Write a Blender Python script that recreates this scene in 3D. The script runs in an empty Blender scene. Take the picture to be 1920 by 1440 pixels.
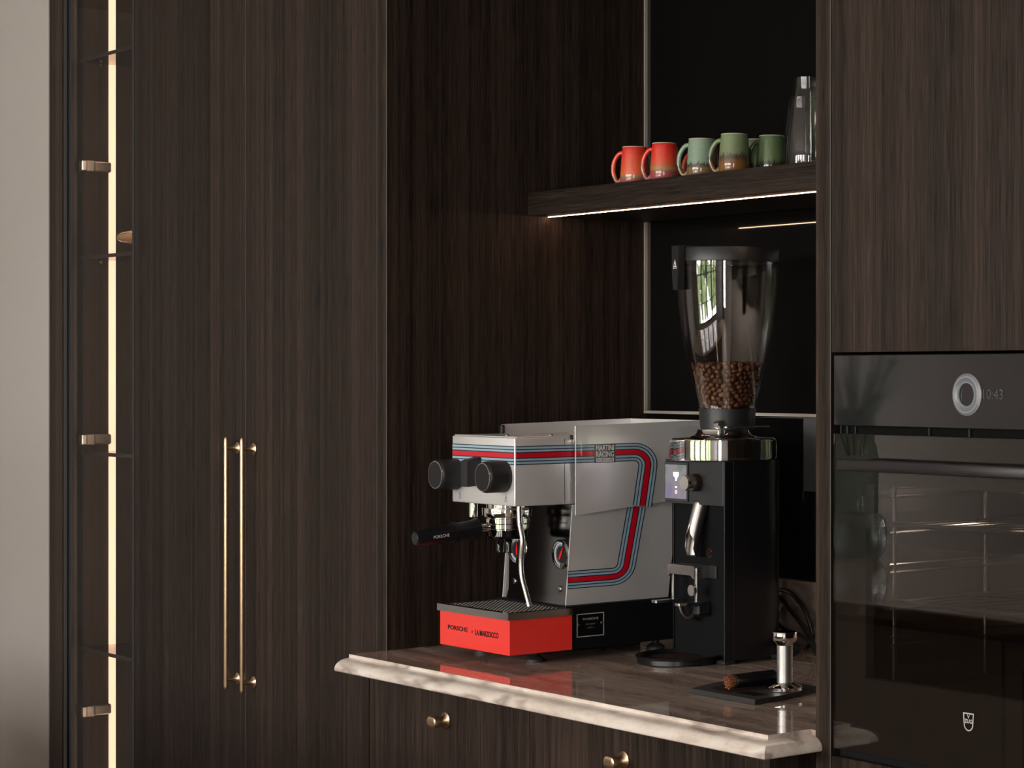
import bpy, bmesh, math, random
from mathutils import Vector, Matrix, Euler
random.seed(7)
sc = bpy.context.scene
C = sc.collection
PI = math.pi
ZC = 0.9198                      # height of the stone worktop

# ------------------------------------------------------------------ camera
cam_d = bpy.data.cameras.new('camera')
cam = bpy.data.objects.new('camera', cam_d); C.objects.link(cam)
cam.location = (2.5498, -2.1135, 1.465)
cam.rotation_euler = (PI/2, 0, math.atan2(4086, 3920))
cam_d.sensor_width = 36; cam_d.lens = 36*4086/1920
cam_d.shift_x = -900/1920; cam_d.shift_y = -19/1920
cam_d.clip_start = 0.05
sc.camera = cam

# ------------------------------------------------------------------ sky and exposure
sc.view_settings.view_transform = 'Standard'
sc.view_settings.look = 'None'
sc.view_settings.gamma = 1
sc.view_settings.exposure = 0.15
sc.view_settings.use_curve_mapping = False
SKY = 27.0
w = bpy.data.worlds.new('overcast_sky'); sc.world = w
w.use_nodes = True
w.node_tree.nodes['Background'].inputs[0].default_value = (1.0, 0.925, 0.92, 1)
w.node_tree.nodes['Background'].inputs[1].default_value = SKY
try:
    sc.cycles.use_denoising = True
    sc.cycles.max_bounces = 10
    sc.cycles.transparent_max_bounces = 16
    sc.cycles.sample_clamp_indirect = 6
    sc.cycles.caustics_reflective = False
    sc.cycles.caustics_refractive = False
except Exception:
    pass
WIN = [(-3.0, -1.9), (-1.65, -0.55), (-0.3, 0.8), (1.05, 2.15)]   # window openings, x
WINR = [(-5.1, -4.3)]     # openings in the right wall, y
WZ0, WZ1, WY = 0.35, 2.45, -5.5
for i, (a, b) in enumerate(WIN):      # portals only guide the sky's light through the openings, they emit nothing
    ld = bpy.data.lights.new('window_portal', 'AREA'); ld.shape = 'RECTANGLE'
    ld.size = b-a; ld.size_y = WZ1-WZ0
    lo = bpy.data.objects.new('window_portal', ld); C.objects.link(lo)
    lo.location = ((a+b)/2, WY-0.12, (WZ0+WZ1)/2); lo.rotation_euler = (PI/2, 0, 0)
    ld.cycles.is_portal = True

for a, b in WINR:
    ld = bpy.data.lights.new('window_portal', 'AREA'); ld.shape = 'RECTANGLE'; ld.size = b-a; ld.size_y = WZ1-WZ0
    lo = bpy.data.objects.new('window_portal', ld); C.objects.link(lo)
    lo.location = (4.68, (a+b)/2, (WZ0+WZ1)/2); lo.rotation_euler = (PI/2, 0, PI/2); ld.cycles.is_portal = True

# ------------------------------------------------------------------ materials
MATS = {}
def pmat(name, col, rough=0.5, metal=0.0, spec=0.5, coat=0.0, coat_r=0.05, emit=None, es=0.0, trans=0.0, ior=1.5):
    m = bpy.data.materials.new(name); m.use_nodes = True
    b = m.node_tree.nodes['Principled BSDF']
    b.inputs['Base Color'].default_value = (*col, 1)
    b.inputs['Roughness'].default_value = rough
    b.inputs['Metallic'].default_value = metal
    b.inputs['Specular IOR Level'].default_value = spec
    b.inputs['Coat Weight'].default_value = coat
    b.inputs['Coat Roughness'].default_value = coat_r
    b.inputs['IOR'].default_value = ior
    b.inputs['Transmission Weight'].default_value = trans
    if emit:
        b.inputs['Emission Color'].default_value = (*emit, 1)
        b.inputs['Emission Strength'].default_value = es
    MATS[name] = m
    return m
def nodes(m): return m.node_tree.nodes, m.node_tree.links
def N(m, t, **kw):
    n = m.node_tree.nodes.new(t)
    for k, v in kw.items(): setattr(n, k, v)
    return n
def ramp(m, stops):
    r = N(m, 'ShaderNodeValToRGB'); e = r.color_ramp.elements
    while len(e) < len(stops): e.new(0.5)
    for k, (p, c) in enumerate(stops): e[k].position = p; e[k].color = (*c, 1)
    return r
def noise(m, vec, scale=1, detail=2, rough=0.5):
    n = N(m, 'ShaderNodeTexNoise'); n.inputs['Scale'].default_value = scale
    n.inputs['Detail'].default_value = detail; n.inputs['Roughness'].default_value = rough
    if vec: m.node_tree.links.new(vec, n.inputs['Vector'])
    return n
def mathn(m, op, a, b=None):
    n = N(m, 'ShaderNodeMath', operation=op)
    for k, v in enumerate((a, b)):
        if v is None: continue
        if isinstance(v, (int, float)): n.inputs[k].default_value = v
        else: m.node_tree.links.new(v, n.inputs[k])
    return n.outputs[0]

def wood(name, horizontal=False, dark=(0.0058, 0.0038, 0.0030), light=(0.054, 0.036, 0.027), rough=0.48, spec=0.12):
    """dark stained straight-grain veneer: fine pores and broad streaks along the grain"""
    m = pmat(name, (0.03, 0.02, 0.015), rough, spec=spec)
    nd, L = nodes(m); b = nd['Principled BSDF']
    g = N(m, 'ShaderNodeNewGeometry'); s = N(m, 'ShaderNodeSeparateXYZ'); L.new(g.outputs['Position'], s.inputs[0])
    if horizontal: across = s.outputs['Z']; along = mathn(m, 'ADD', s.outputs['X'], s.outputs['Y'])
    else: across = mathn(m, 'ADD', s.outputs['X'], s.outputs['Y']); along = s.outputs['Z']
    def coords(ka, kl, off):
        c = N(m, 'ShaderNodeCombineXYZ')
        L.new(mathn(m, 'MULTIPLY', across, ka), c.inputs[0]); L.new(mathn(m, 'MULTIPLY', along, kl), c.inputs[1])
        c.inputs[2].default_value = off
        return c.outputs[0]
    fine = noise(m, coords(520, 12, 0), 1, 2, 0.6)
    band = noise(m, coords(95, 0.30, 3.1), 1, 3, 0.6)
    broad = noise(m, coords(9, 0.10, 7.7), 1, 2, 0.5)
    v = mathn(m, 'ADD', mathn(m, 'MULTIPLY', fine.outputs[0], 0.50),
              mathn(m, 'ADD', mathn(m, 'MULTIPLY', band.outputs[0], 0.40), mathn(m, 'MULTIPLY', broad.outputs[0], 0.36)))
    r = ramp(m, [(0.48, dark), (0.63, tuple((x+y)/2*0.85 for x, y in zip(dark, light))), (0.79, light)])
    L.new(v, r.inputs[0]); L.new(r.outputs[0], b.inputs['Base Color'])
    bp = N(m, 'ShaderNodeBump'); bp.inputs['Strength'].default_value = 0.12; bp.inputs['Distance'].default_value = 0.001
    L.new(fine.outputs[0], bp.inputs['Height']); L.new(bp.outputs[0], b.inputs['Normal'])
    return m
wood('veneer'); wood('veneer_horizontal', True)

def stone(name, stops, vein, rough, vs=1.0, streak=True):
    m = pmat(name, (0.2, 0.16, 0.13), rough)
    nd, L = nodes(m); b = nd['Principled BSDF']
    g = N(m, 'ShaderNodeNewGeometry')
    mp = N(m, 'ShaderNodeMapping'); L.new(g.outputs['Position'], mp.inputs[0])
    mp.inputs['Scale'].default_value = (2.2, 16, 20) if streak else (7, 20, 20)
    mp.inputs['Rotation'].default_value = (0, 0, 0.16)
    n1 = noise(m, mp.outputs[0], 1.6, 6, 0.62)
    n2 = noise(m, g.outputs['Position'], 340, 3, 0.6)
    v = mathn(m, 'ADD', mathn(m, 'MULTIPLY', n1.outputs[0], 0.85), mathn(m, 'MULTIPLY', n2.outputs[0], 0.15))
    r = ramp(m, stops); L.new(v, r.inputs[0])
    # thin brown veins
    mp2 = N(m, 'ShaderNodeMapping'); L.new(g.outputs['Position'], mp2.inputs[0])
    mp2.inputs['Scale'].default_value = (1.5, 4, 5); mp2.inputs['Rotation'].default_value = (0.3, 0.5, 0.35)
    n3 = noise(m, mp2.outputs[0], 1.3, 4, 0.55)
    d = mathn(m, 'ABSOLUTE', mathn(m, 'SUBTRACT', n3.outputs[0], 0.52))
    r2 = ramp(m, [(0.0, (1, 1, 1)), (0.028, (0, 0, 0))]); L.new(d, r2.inputs[0])
    mx = N(m, 'ShaderNodeMix', data_type='RGBA')
    L.new(mathn(m, 'MULTIPLY', r2.outputs[0], vs), mx.inputs[0]); L.new(r.outputs[0], mx.inputs[6]); mx.inputs[7].default_value = (*vein, 1)
    L.new(mx.outputs[2], b.inputs['Base Color'])
    return m
stone('polished_stone', [(0.30, (0.19, 0.135, 0.105)), (0.5, (0.38, 0.29, 0.235)), (0.72, (0.56, 0.46, 0.39))], (0.12, 0.075, 0.055), 0.035, 0.35)
stone('stone_edge', [(0.30, (0.48, 0.39, 0.32)), (0.5, (0.70, 0.61, 0.53)), (0.7, (0.82, 0.75, 0.68))], (0.20, 0.13, 0.10), 0.28, 0.7, False)
stone('stone_upstand', [(0.30, (0.10, 0.07, 0.055)), (0.5, (0.20, 0.15, 0.12)), (0.7, (0.30, 0.24, 0.20))], (0.10, 0.065, 0.05), 0.25, 0.5, False)

def plaster(name, col):
    m = pmat(name, col, 0.85, spec=0.2)
    nd, L = nodes(m); b = nd['Principled BSDF']; g = N(m, 'ShaderNodeNewGeometry')
    n = noise(m, g.outputs['Position'], 160, 3); bp = N(m, 'ShaderNodeBump'); bp.inputs['Strength'].default_value = 0.06
    L.new(n.outputs[0], bp.inputs['Height']); L.new(bp.outputs[0], b.inputs['Normal'])
    return m
plaster('plaster', (0.40, 0.366, 0.338)); plaster('ceiling_paint', (0.5, 0.48, 0.46)); plaster('grey_plaster', (0.27, 0.26, 0.26)); plaster('pale_plaster', (0.43, 0.42, 0.415))
def planks(name):
    m = pmat(name, (0.2, 0.14, 0.09), 0.4); nd, L = nodes(m); g = N(m, 'ShaderNodeNewGeometry')
    mp = N(m, 'ShaderNodeMapping'); mp.inputs['Scale'].default_value = (1.5, 14, 1); L.new(g.outputs['Position'], mp.inputs[0])
    n = noise(m, mp.outputs[0], 2, 5); r = ramp(m, [(0.3, (0.22, 0.155, 0.11)), (0.7, (0.42, 0.32, 0.24))])
    L.new(n.outputs[0], r.inputs[0]); L.new(r.outputs[0], nd['Principled BSDF'].inputs['Base Color'])
planks('oak_floor')
def foliage(name):
    m = pmat(name, (0.1, 0.2, 0.05), 0.7); nd, L = nodes(m); g = N(m, 'ShaderNodeNewGeometry')
    n = noise(m, g.outputs['Position'], 5, 6, 0.7)
    r = ramp(m, [(0.35, (0.012, 0.020, 0.008)), (0.5, (0.07, 0.11, 0.035)), (0.68, (0.30, 0.36, 0.17))])
    L.new(n.outputs[0], r.inputs[0]); L.new(r.outputs[0], nd['Principled BSDF'].inputs['Base Color'])
foliage('garden_foliage')

pmat('brass', (0.66, 0.47, 0.29), 0.36, 1.0)
pmat('steel', (0.62, 0.60, 0.58), 0.22, 1.0)
pmat('brushed_steel', (0.55, 0.53, 0.51), 0.38, 1.0)
pmat('chrome', (0.80, 0.78, 0.76), 0.05, 1.0)
pmat('dark_mirror_steel', (0.19, 0.187, 0.184), 0.13, 1.0)
pmat('trim_metal', (0.60, 0.54, 0.47), 0.38, 0.45)
pmat('silver_paint', (0.85, 0.835, 0.825), 0.40, 0.60, coat=0.5, coat_r=0.08)
pmat('black_matte', (0.012, 0.012, 0.013), 0.42)
pmat('black_satin', (0.007, 0.007, 0.008), 0.30, spec=0.3)
pmat('black_gloss', (0.004, 0.004, 0.004), 0.03)
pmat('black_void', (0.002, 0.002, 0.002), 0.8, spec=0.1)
pmat('black_rubber', (0.018, 0.017, 0.017), 0.55)
pmat('black_metal', (0.02, 0.02, 0.022), 0.35, 0.3)
pmat('bronze_handle', (0.05, 0.036, 0.030), 0.30, 0.7)
pmat('oven_handle', (0.022, 0.018, 0.019), 0.32, 0.4)
pmat('rim_steel', (0.42, 0.40, 0.38), 0.10, 1.0)
pmat('spout_steel', (0.36, 0.33, 0.31), 0.34, 1.0)
pmat('recess_black', (0.008, 0.008, 0.009), 0.6, spec=0.05)
pmat('shelf_edge', (0.012, 0.010, 0.009), 0.3)
pmat('edge_highlight', (0.10, 0.09, 0.085), 0.4)  # pale colour standing in for light caught along cabinet edges
pmat('grille_steel', (0.46, 0.43, 0.40), 0.5, 0.3)
pmat('red_paint', (0.88, 0.035, 0.024), 0.35, coat=0.6, coat_r=0.1)
pmat('stripe_red', (0.58, 0.004, 0.018), 0.35, coat=0.3)
pmat('stripe_blue', (0.31, 0.45, 0.54), 0.35, coat=0.3)
pmat('stripe_black', (0.006, 0.008, 0.016), 0.35, coat=0.3)
pmat('print_white', (0.75, 0.73, 0.72), 0.5)
pmat('print_grey', (0.36, 0.35, 0.35), 0.5)
pmat('print_dim', (0.13, 0.125, 0.125), 0.5)
pmat('print_black', (0.02, 0.006, 0.006), 0.5)
pmat('logo_grey', (0.42, 0.40, 0.40), 0.5)
pmat('clock_grey', (0.032, 0.032, 0.034), 0.5)
pmat('needle_red', (0.75, 0.01, 0.015), 0.4)
pmat('gauge_face', (0.01, 0.01, 0.011), 0.4)
pmat('gauge_ring', (0.42, 0.50, 0.56), 0.4)
pmat('oven_front', (0.016, 0.015, 0.016), 0.04, spec=0.5, ior=1.95)
pmat('oven_inner', (0.17, 0.155, 0.145), 0.5)
pmat('oven_cavity', (0.045, 0.043, 0.042), 0.40, 0.2)
pmat('tile_white', (0.8, 0.8, 0.78), 0.5)
pmat('bristle', (0.36, 0.13, 0.055), 0.8)
def grounds_mat():
    m = pmat('coffee_grounds', (0.05, 0.022, 0.011), 0.9, spec=0.1); nd, L = nodes(m); g = N(m, 'ShaderNodeNewGeometry')
    n = noise(m, g.outputs['Position'], 260, 4, 0.7); r = ramp(m, [(0.47, (0.006, 0.005, 0.005)), (0.62, (0.10, 0.042, 0.02))])
    L.new(n.outputs[0], r.inputs[0]); L.new(r.outputs[0], nd['Principled BSDF'].inputs['Base Color'])
grounds_mat()
pmat('screen_icon', (0.5, 0.45, 0.8), 0.4, emit=(0.78, 0.72, 1.0), es=1.1)
pmat('led_warm', (1, 0.8, 0.6), 0.5, emit=(1.0, 0.60, 0.38), es=40.0)
pmat('led_cabinet', (1, 0.8, 0.6), 0.5, emit=(1.0, 0.71, 0.55), es=1.35)
pmat('led_added_fill', (1, 0.8, 0.6), 0.5, emit=(1.0, 0.72, 0.52), es=28.0)
pmat('dial_glow', (0.10, 0.10, 0.105), 0.35, emit=(0.62, 0.65, 0.70), es=0.06)
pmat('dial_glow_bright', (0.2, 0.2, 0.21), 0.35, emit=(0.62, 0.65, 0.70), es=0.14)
pmat('island_paint', (0.50, 0.43, 0.38), 0.5)
pmat('petal_pink', (0.75, 0.62, 0.68), 0.6); pmat('petal_orange', (0.75, 0.25, 0.06), 0.6); pmat('petal_blue', (0.08, 0.12, 0.5), 0.6)
pmat('leaf_green', (0.03, 0.085, 0.02), 0.5)
pmat('amber_bowl', (0.62, 0.40, 0.24), 0.25, coat=0.5)

def glassy(name, tint=(1, 1, 1), ior=1.5, rough=0.0):
    m = bpy.data.materials.new(name); m.use_nodes = True; nd, L = nodes(m); nd.clear()
    o = N(m, 'ShaderNodeOutputMaterial'); t = N(m, 'ShaderNodeBsdfTransparent'); g = N(m, 'ShaderNodeBsdfGlossy')
    t.inputs[0].default_value = (*tint, 1); g.inputs['Roughness'].default_value = rough
    f = N(m, 'ShaderNodeFresnel'); f.inputs[0].default_value = ior; mx = N(m, 'ShaderNodeMixShader')
    ge = N(m, 'ShaderNodeNewGeometry')      # a pane reflects alike from both of its faces
    ma = N(m, 'ShaderNodeMix'); ma.inputs[2].default_value = ior; ma.inputs[3].default_value = 1/ior
    L.new(ge.outputs['Backfacing'], ma.inputs[0]); L.new(ma.outputs[0], f.inputs[0])
    L.new(f.outputs[0], mx.inputs[0]); L.new(t.outputs[0], mx.inputs[1]); L.new(g.outputs[0], mx.inputs[2]); L.new(mx.outputs[0], o.inputs[0])
    MATS[name] = m; return m
glassy('window_glass', (0.96, 0.98, 0.97), 1.35)
glassy('smoked_glass', (0.86, 0.82, 0.78), 1.16)
glassy('shelf_glass', (0.52, 0.46, 0.42), 1.5)
glassy('clear_glass', (0.90, 0.895, 0.885), 1.55)
glassy('hopper_plastic', (0.92, 0.90, 0.88), 1.95)
glassy('oven_glass', (0.55, 0.53, 0.51), 2.3)
glassy('jar_glass', (0.80, 0.84, 0.86), 2.0)

def glaze(name, stops, drip=None):
    """reactive glaze that changes with height on the mug (object z), with uneven band edges"""
    m = pmat(name, (0.5, 0.1, 0.05), 0.18, coat=0.3); nd, L = nodes(m); b = nd['Principled BSDF']
    tc = N(m, 'ShaderNodeTexCoord'); s = N(m, 'ShaderNodeSeparateXYZ'); L.new(tc.outputs['Object'], s.inputs[0])
    mp = N(m, 'ShaderNodeMapping'); mp.inputs['Scale'].default_value = (260, 260, 40) if drip else (60, 60, 30)
    L.new(tc.outputs['Object'], mp.inputs[0])
    n = noise(m, mp.outputs[0], 1, 2); sp = noise(m, tc.outputs['Object'], 700, 2)
    h = mathn(m, 'ADD', mathn(m, 'DIVIDE', s.outputs['Z'], 0.074), mathn(m, 'MULTIPLY', mathn(m, 'SUBTRACT', n.outputs[0], 0.5), 0.34 if drip else 0.06))
    r = ramp(m, stops); L.new(h, r.inputs[0])
    mx = N(m, 'ShaderNodeMix', data_type='RGBA', blend_type='MULTIPLY'); mx.inputs[0].default_value = 0.5
    r2 = ramp(m, [(0.35, (0.55, 0.55, 0.55)), (0.55, (1, 1, 1))]); L.new(sp.outputs[0], r2.inputs[0])
    L.new(r.outputs[0], mx.inputs[6]); L.new(r2.outputs[0], mx.inputs[7]); L.new(mx.outputs[2], b.inputs['Base Color'])
glaze('red_glaze', [(0.0, (0.32, 0.09, 0.09)), (0.14, (0.36, 0.10, 0.09)), (0.20, (0.33, 0.20, 0.07)), (0.28, (0.75, 0.13, 0.05)), (0.7, (0.72, 0.075, 0.035)), (1.0, (0.70, 0.03, 0.02))])
glaze('red_glaze_banded', [(0.0, (0.30, 0.07, 0.075)), (0.24, (0.34, 0.08, 0.075)), (0.32, (0.36, 0.22, 0.07)), (0.42, (0.60, 0.10, 0.04)), (0.6, (0.72, 0.06, 0.03)), (1.0, (0.66, 0.025, 0.018))])
glaze('sage_glaze', [(0.0, (0.20, 0.11, 0.05)), (0.22, (0.18, 0.12, 0.06)), (0.30, (0.035, 0.045, 0.035)), (0.38, (0.22, 0.30, 0.22)), (1.0, (0.26, 0.36, 0.26))], True)
glaze('moss_glaze', [(0.0, (0.20, 0.09, 0.03)), (0.28, (0.19, 0.085, 0.03)), (0.40, (0.05, 0.045, 0.025)), (0.52, (0.17, 0.20, 0.10)), (1.0, (0.19, 0.26, 0.13))], True)
glaze('dark_green_glaze', [(0.0, (0.10, 0.085, 0.05)), (0.16, (0.06, 0.06, 0.04)), (0.24, (0.02, 0.025, 0.015)), (0.40, (0.10, 0.13, 0.06)), (1.0, (0.09, 0.14, 0.06))], True)
pmat('raw_clay', (0.55, 0.42, 0.33), 0.8)
def beans_mat():
    m = pmat('roasted_bean', (0.07, 0.03, 0.015), 0.36); nd, L = nodes(m); b = nd['Principled BSDF']
    oi = N(m, 'ShaderNodeObjectInfo'); r = ramp(m, [(0.0, (0.075, 0.030, 0.014)), (0.6, (0.135, 0.055, 0.026)), (1.0, (0.22, 0.095, 0.042))])
    L.new(oi.outputs['Random'], r.inputs[0]); L.new(r.outputs[0], b.inputs['Base Color'])
beans_mat()
def screen_mat():
    m = pmat('screen', (0.02, 0.02, 0.025), 0.12); nd, L = nodes(m); b = nd['Principled BSDF']; g = N(m, 'ShaderNodeNewGeometry')
    n = noise(m, g.outputs['Position'], 34, 2); r = ramp(m, [(0.34, (0.16, 0.24, 0.18)), (0.44, (0.30, 0.30, 0.30)), (0.55, (0.32, 0.24, 0.31)), (0.66, (0.24, 0.20, 0.34))])
    L.new(n.outputs[0], r.inputs[0]); L.new(r.outputs[0], b.inputs['Emission Color']); b.inputs['Emission Strength'].default_value = 0.6
screen_mat()

# ------------------------------------------------------------------ mesh helpers
ORG = {}
def box(bm, x0, x1, y0, y1, z0, z1, bev=0.0, seg=1):
    vs = [bm.verts.new(p) for p in ((x0,y0,z0),(x1,y0,z0),(x1,y1,z0),(x0,y1,z0),(x0,y0,z1),(x1,y0,z1),(x1,y1,z1),(x0,y1,z1))]
    fs = [bm.faces.new([vs[i] for i in q]) for q in ((3,2,1,0),(4,5,6,7),(0,1,5,4),(1,2,6,5),(2,3,7,6),(3,0,4,7))]
    if bev > 0:
        es = list({e for f in fs for e in f.edges})
        bmesh.ops.bevel(bm, geom=es, offset=bev, segments=seg, affect='EDGES', profile=0.5)
    return bm
def B(*a, **k): return box(bmesh.new(), *a, **k)
def lathe(bm, prof, c=(0,0,0), seg=48, axis='Z', cap0=True, cap1=True, ang=None):
    """profile [(r, h)] turned about an axis through c"""
    def P(r, h, t):
        u, v = r*math.cos(t), r*math.sin(t)
        if axis == 'Z': p = (u, v, h)
        elif axis == 'Y': p = (u, h, v)
        else: p = (h, u, v)
        return Vector(p) + Vector(c)
    rings = []
    for r, h in prof:
        if r < 1e-6: rings.append([bm.verts.new(P(0, h, 0))])
        else: rings.append([bm.verts.new(P(r, h, 2*PI*k/seg)) for k in range(seg)])
    for a, b in zip(rings, rings[1:]):
        for k in range(seg):
            k2 = (k+1) % seg
            if len(a) == 1 and len(b) == 1: continue
            if len(a) == 1: bm.faces.new((a[0], b[k], b[k2]))
            elif len(b) == 1: bm.faces.new((a[k], a[k2], b[0]))
            else: bm.faces.new((a[k], a[k2], b[k2], b[k]))
    if cap0 and len(rings[0]) > 1: bm.faces.new(rings[0])
    if cap1 and len(rings[-1]) > 1: bm.faces.new(list(reversed(rings[-1])))
    return bm
def Lt(*a, **k): return lathe(bmesh.new(), *a, **k)
def tube(bm, pts, r, seg=12, cap=True):
    pts = [Vector(p) for p in pts]; rs = r if isinstance(r, (list, tuple)) else [r]*len(pts)
    rings = []; up = None
    for i, p in enumerate(pts):
        d = (pts[min(i+1, len(pts)-1)] - pts[max(i-1, 0)]).normalized()
        if up is None:
            up = Vector((0,0,1)) if abs(d.z) < 0.9 else Vector((1,0,0))
        a = d.cross(up); a.normalize(); b = a.cross(d).normalized(); up = b
        rings.append([bm.verts.new(p + (a*math.cos(2*PI*k/seg) + b*math.sin(2*PI*k/seg))*rs[i]) for k in range(seg)])
    for p, q in zip(rings, rings[1:]):
        for k in range(seg): bm.faces.new((p[k], p[(k+1)%seg], q[(k+1)%seg], q[k]))
    if cap: bm.faces.new(list(reversed(rings[0]))); bm.faces.new(rings[-1])
    return bm
def T(*a, **k): return tube(bmesh.new(), *a, **k)
def spline(pts, n=8):
    """Catmull-Rom through the points"""
    P = [Vector(p) for p in pts]; P = [P[0]*2-P[1]] + P + [P[-1]*2-P[-2]]; out = []
    for i in range(1, len(P)-2):
        for k in range(n):
            t = k/n; a, b, c, d = P[i-1], P[i], P[i+1], P[i+2]
            out.append(0.5*((2*b) + (c-a)*t + (2*a-5*b+4*c-d)*t*t + (3*b-a-3*c+d)*t**3))
    out.append(P[-2]); return out
def prism(bm, poly, axis, h0, h1, bev=0.0):
    """polygon extruded along an axis; poly holds (y,z) for X, (x,z) for Y, (x,y) for Z"""
    def P(a, b, h): return {'X': (h, a, b), 'Y': (a, h, b), 'Z': (a, b, h)}[axis]
    lo = [bm.verts.new(P(a, b, h0)) for a, b in poly]; hi = [bm.verts.new(P(a, b, h1)) for a, b in poly]
    n = len(poly); fs = [bm.faces.new(lo), bm.faces.new(list(reversed(hi)))]
    for k in range(n): fs.append(bm.faces.new((lo[(k+1)%n], lo[k], hi[k], hi[(k+1)%n])))
    if bev > 0:
        es = list(fs[0].edges) + list(fs[1].edges)
        bmesh.ops.bevel(bm, geom=es, offset=bev, segments=2, affect='EDGES')
    return bm
def Pr(*a, **k): return prism(bmesh.new(), *a, **k)
def rrect(x0, x1, y0, y1, r, n=6):
    out = []
    for cx, cy, a0 in ((x1-r, y1-r, 0), (x0+r, y1-r, PI/2), (x0+r, y0+r, PI), (x1-r, y0+r, 3*PI/2)):
        rr = r
        for k in range(n+1):
            t = a0 + PI/2*k/n; out.append((cx+rr*math.cos(t), cy+rr*math.sin(t)))
    return out
def band(bm, path, o0, o1, X, th=0.0004):
    """a strip between two offsets of a (y,z) path, lying on the plane x = X and th thick"""
    P = [Vector(p) for p in path]; A = []; Bq = []
    for i, p in enumerate(P):
        d0 = (P[i]-P[i-1]).normalized() if i > 0 else None
        d1 = (P[i+1]-P[i]).normalized() if i < len(P)-1 else None
        if d0 is None: d0 = d1
        if d1 is None: d1 = d0
        n = (Vector((-d0.y, d0.x)) + Vector((-d1.y, d1.x))).normalized()
        k = 1/max(0.3, n.dot(Vector((-d0.y, d0.x))))
        A.append(p+n*o0*k); Bq.append(p+n*o1*k)
    rows = [[bm.verts.new((x, q.x, q.y)) for q in L] for x, L in ((X, A), (X, Bq), (X+th, A), (X+th, Bq))]
    for i in range(len(P)-1):
        bm.faces.new((rows[2][i], rows[2][i+1], rows[3][i+1], rows[3][i]))
        bm.faces.new((rows[0][i], rows[2][i], rows[3][i], rows[1][i])) if i == 0 else None
        bm.faces.new((rows[0][i], rows[0][i+1], rows[2][i+1], rows[2][i]))
        bm.faces.new((rows[1][i], rows[3][i], rows[3][i+1], rows[1][i+1]))
    return bm
def rot_bm(bm, axis, ang, c=(0,0,0)):
    bmesh.ops.rotate(bm, verts=bm.verts, cent=Vector(c), matrix=Matrix.Rotation(ang, 3, axis)); return bm
def obj(name, bm, mat, parent=None, smooth=False, label=None, loc=None, angle=35):
    if smooth is None: smooth = False
    bmesh.ops.recalc_face_normals(bm, faces=bm.faces)
    o0 = Vector(ORG.get(parent.name, (0,0,0))) if parent else Vector(loc or (0,0,0))
    if o0.length: bmesh.ops.translate(bm, verts=bm.verts, vec=-o0)
    me = bpy.data.meshes.new(name); bm.to_mesh(me); bm.free()
    for mm in (mat if isinstance(mat, (list, tuple)) else [mat]): me.materials.append(MATS[mm] if isinstance(mm, str) else mm)
    if smooth:
        me.polygons.foreach_set('use_smooth', [True]*len(me.polygons))
        me.set_sharp_from_angle(angle=math.radians(angle))
    o = bpy.data.objects.new(name, me); C.objects.link(o)
    if parent: o.parent = parent; ORG[o.name] = tuple(o0)
    else:
        o.location = o0; ORG[o.name] = tuple(o0)
    if label: o['label'] = label
    return o
def thing(name, label, cat, loc, group=None, rz=0):
    e = bpy.data.objects.new(name, None); C.objects.link(e); e.location = loc; e.empty_display_size = 0.05
    e.rotation_euler = (0, 0, rz); ORG[e.name] = tuple(loc); return tag(e, label, cat, group)
def tag(o, label, cat, group=None):
    o['label'] = label; o['category'] = cat
    if group: o['group'] = group
    return o
def struct(name, bm, mat, parent=None, label=None):
    o = obj(name, bm, mat, parent)
    if not parent: o['kind'] = 'structure'; 
    if label: o['label'] = label
    return o
def text_bm(s, size, width=None, depth=0.0004, align='CENTER', bold=0.0):
    cu = bpy.data.curves.new('lettering', 'FONT'); cu.body = s; cu.size = size; cu.align_x = align; cu.align_y = 'CENTER'
    cu.extrude = depth/2; cu.offset = bold; cu.resolution_u = 3
    o = bpy.data.objects.new('lettering', cu); C.objects.link(o)
    dg = bpy.context.evaluated_depsgraph_get(); me = bpy.data.meshes.new_from_object(o.evaluated_get(dg))
    bm = bmesh.new(); bm.from_mesh(me); bpy.data.objects.remove(o); bpy.data.curves.remove(cu); bpy.data.meshes.remove(me)
    xs = [v.co.x for v in bm.verts]; wd = max(xs)-min(xs)
    if width: bmesh.ops.scale(bm, verts=bm.verts, vec=(width/wd, 1, 1))
    return bm
def on_front(bm, x, y, z):      # local x -> X, local y -> Z, faces -Y
    bmesh.ops.transform(bm, verts=bm.verts, matrix=Matrix.Translation((x, y, z)) @ Matrix.Rotation(PI/2, 4, 'X')); return bm
def on_side(bm, x, y, z):       # local x -> +Y, local y -> Z, faces +X
    M = Matrix(((0,0,1,x),(1,0,0,y),(0,1,0,z),(0,0,0,1)))
    bmesh.ops.transform(bm, verts=bm.verts, matrix=M); return bm

# ================================================================== THE ROOM
CEIL = 2.72
struct('floor', B(-5.0, 4.5, -5.5, 0.9, -0.05, 0.0), 'oak_floor')
struct('ceiling', B(-5.0, 4.5, -5.5, 0.9, CEIL, CEIL+0.06), 'ceiling_paint')
struct('wall_left', B(-5.0, -3.1265, -0.002, 0.12, 0, CEIL), 'plaster', label='pale beige plastered wall left of the display cabinet')
struct('wall_back', B(-5.0, 4.5, 0.78, 0.9, 0, CEIL), 'plaster')
bmw = bmesh.new(); ys = [-5.5] + [v for ab in WINR for v in ab] + [0.9]
for k in range(0, len(ys), 2): box(bmw, 4.5, 4.62, ys[k], ys[k+1], 0, CEIL)
for a, b in WINR: box(bmw, 4.5, 4.62, a, b, 0, WZ0); box(bmw, 4.5, 4.62, a, b, WZ1, CEIL)
struct('wall_right', bmw, 'grey_plaster')
struct('wall_side', B(-5.12, -5.0, -5.5, 0.9, 0, CEIL), 'pale_plaster')
bmw = bmesh.new(); xs = [-5.12] + [v for ab in WIN for v in ab] + [4.62]
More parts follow.
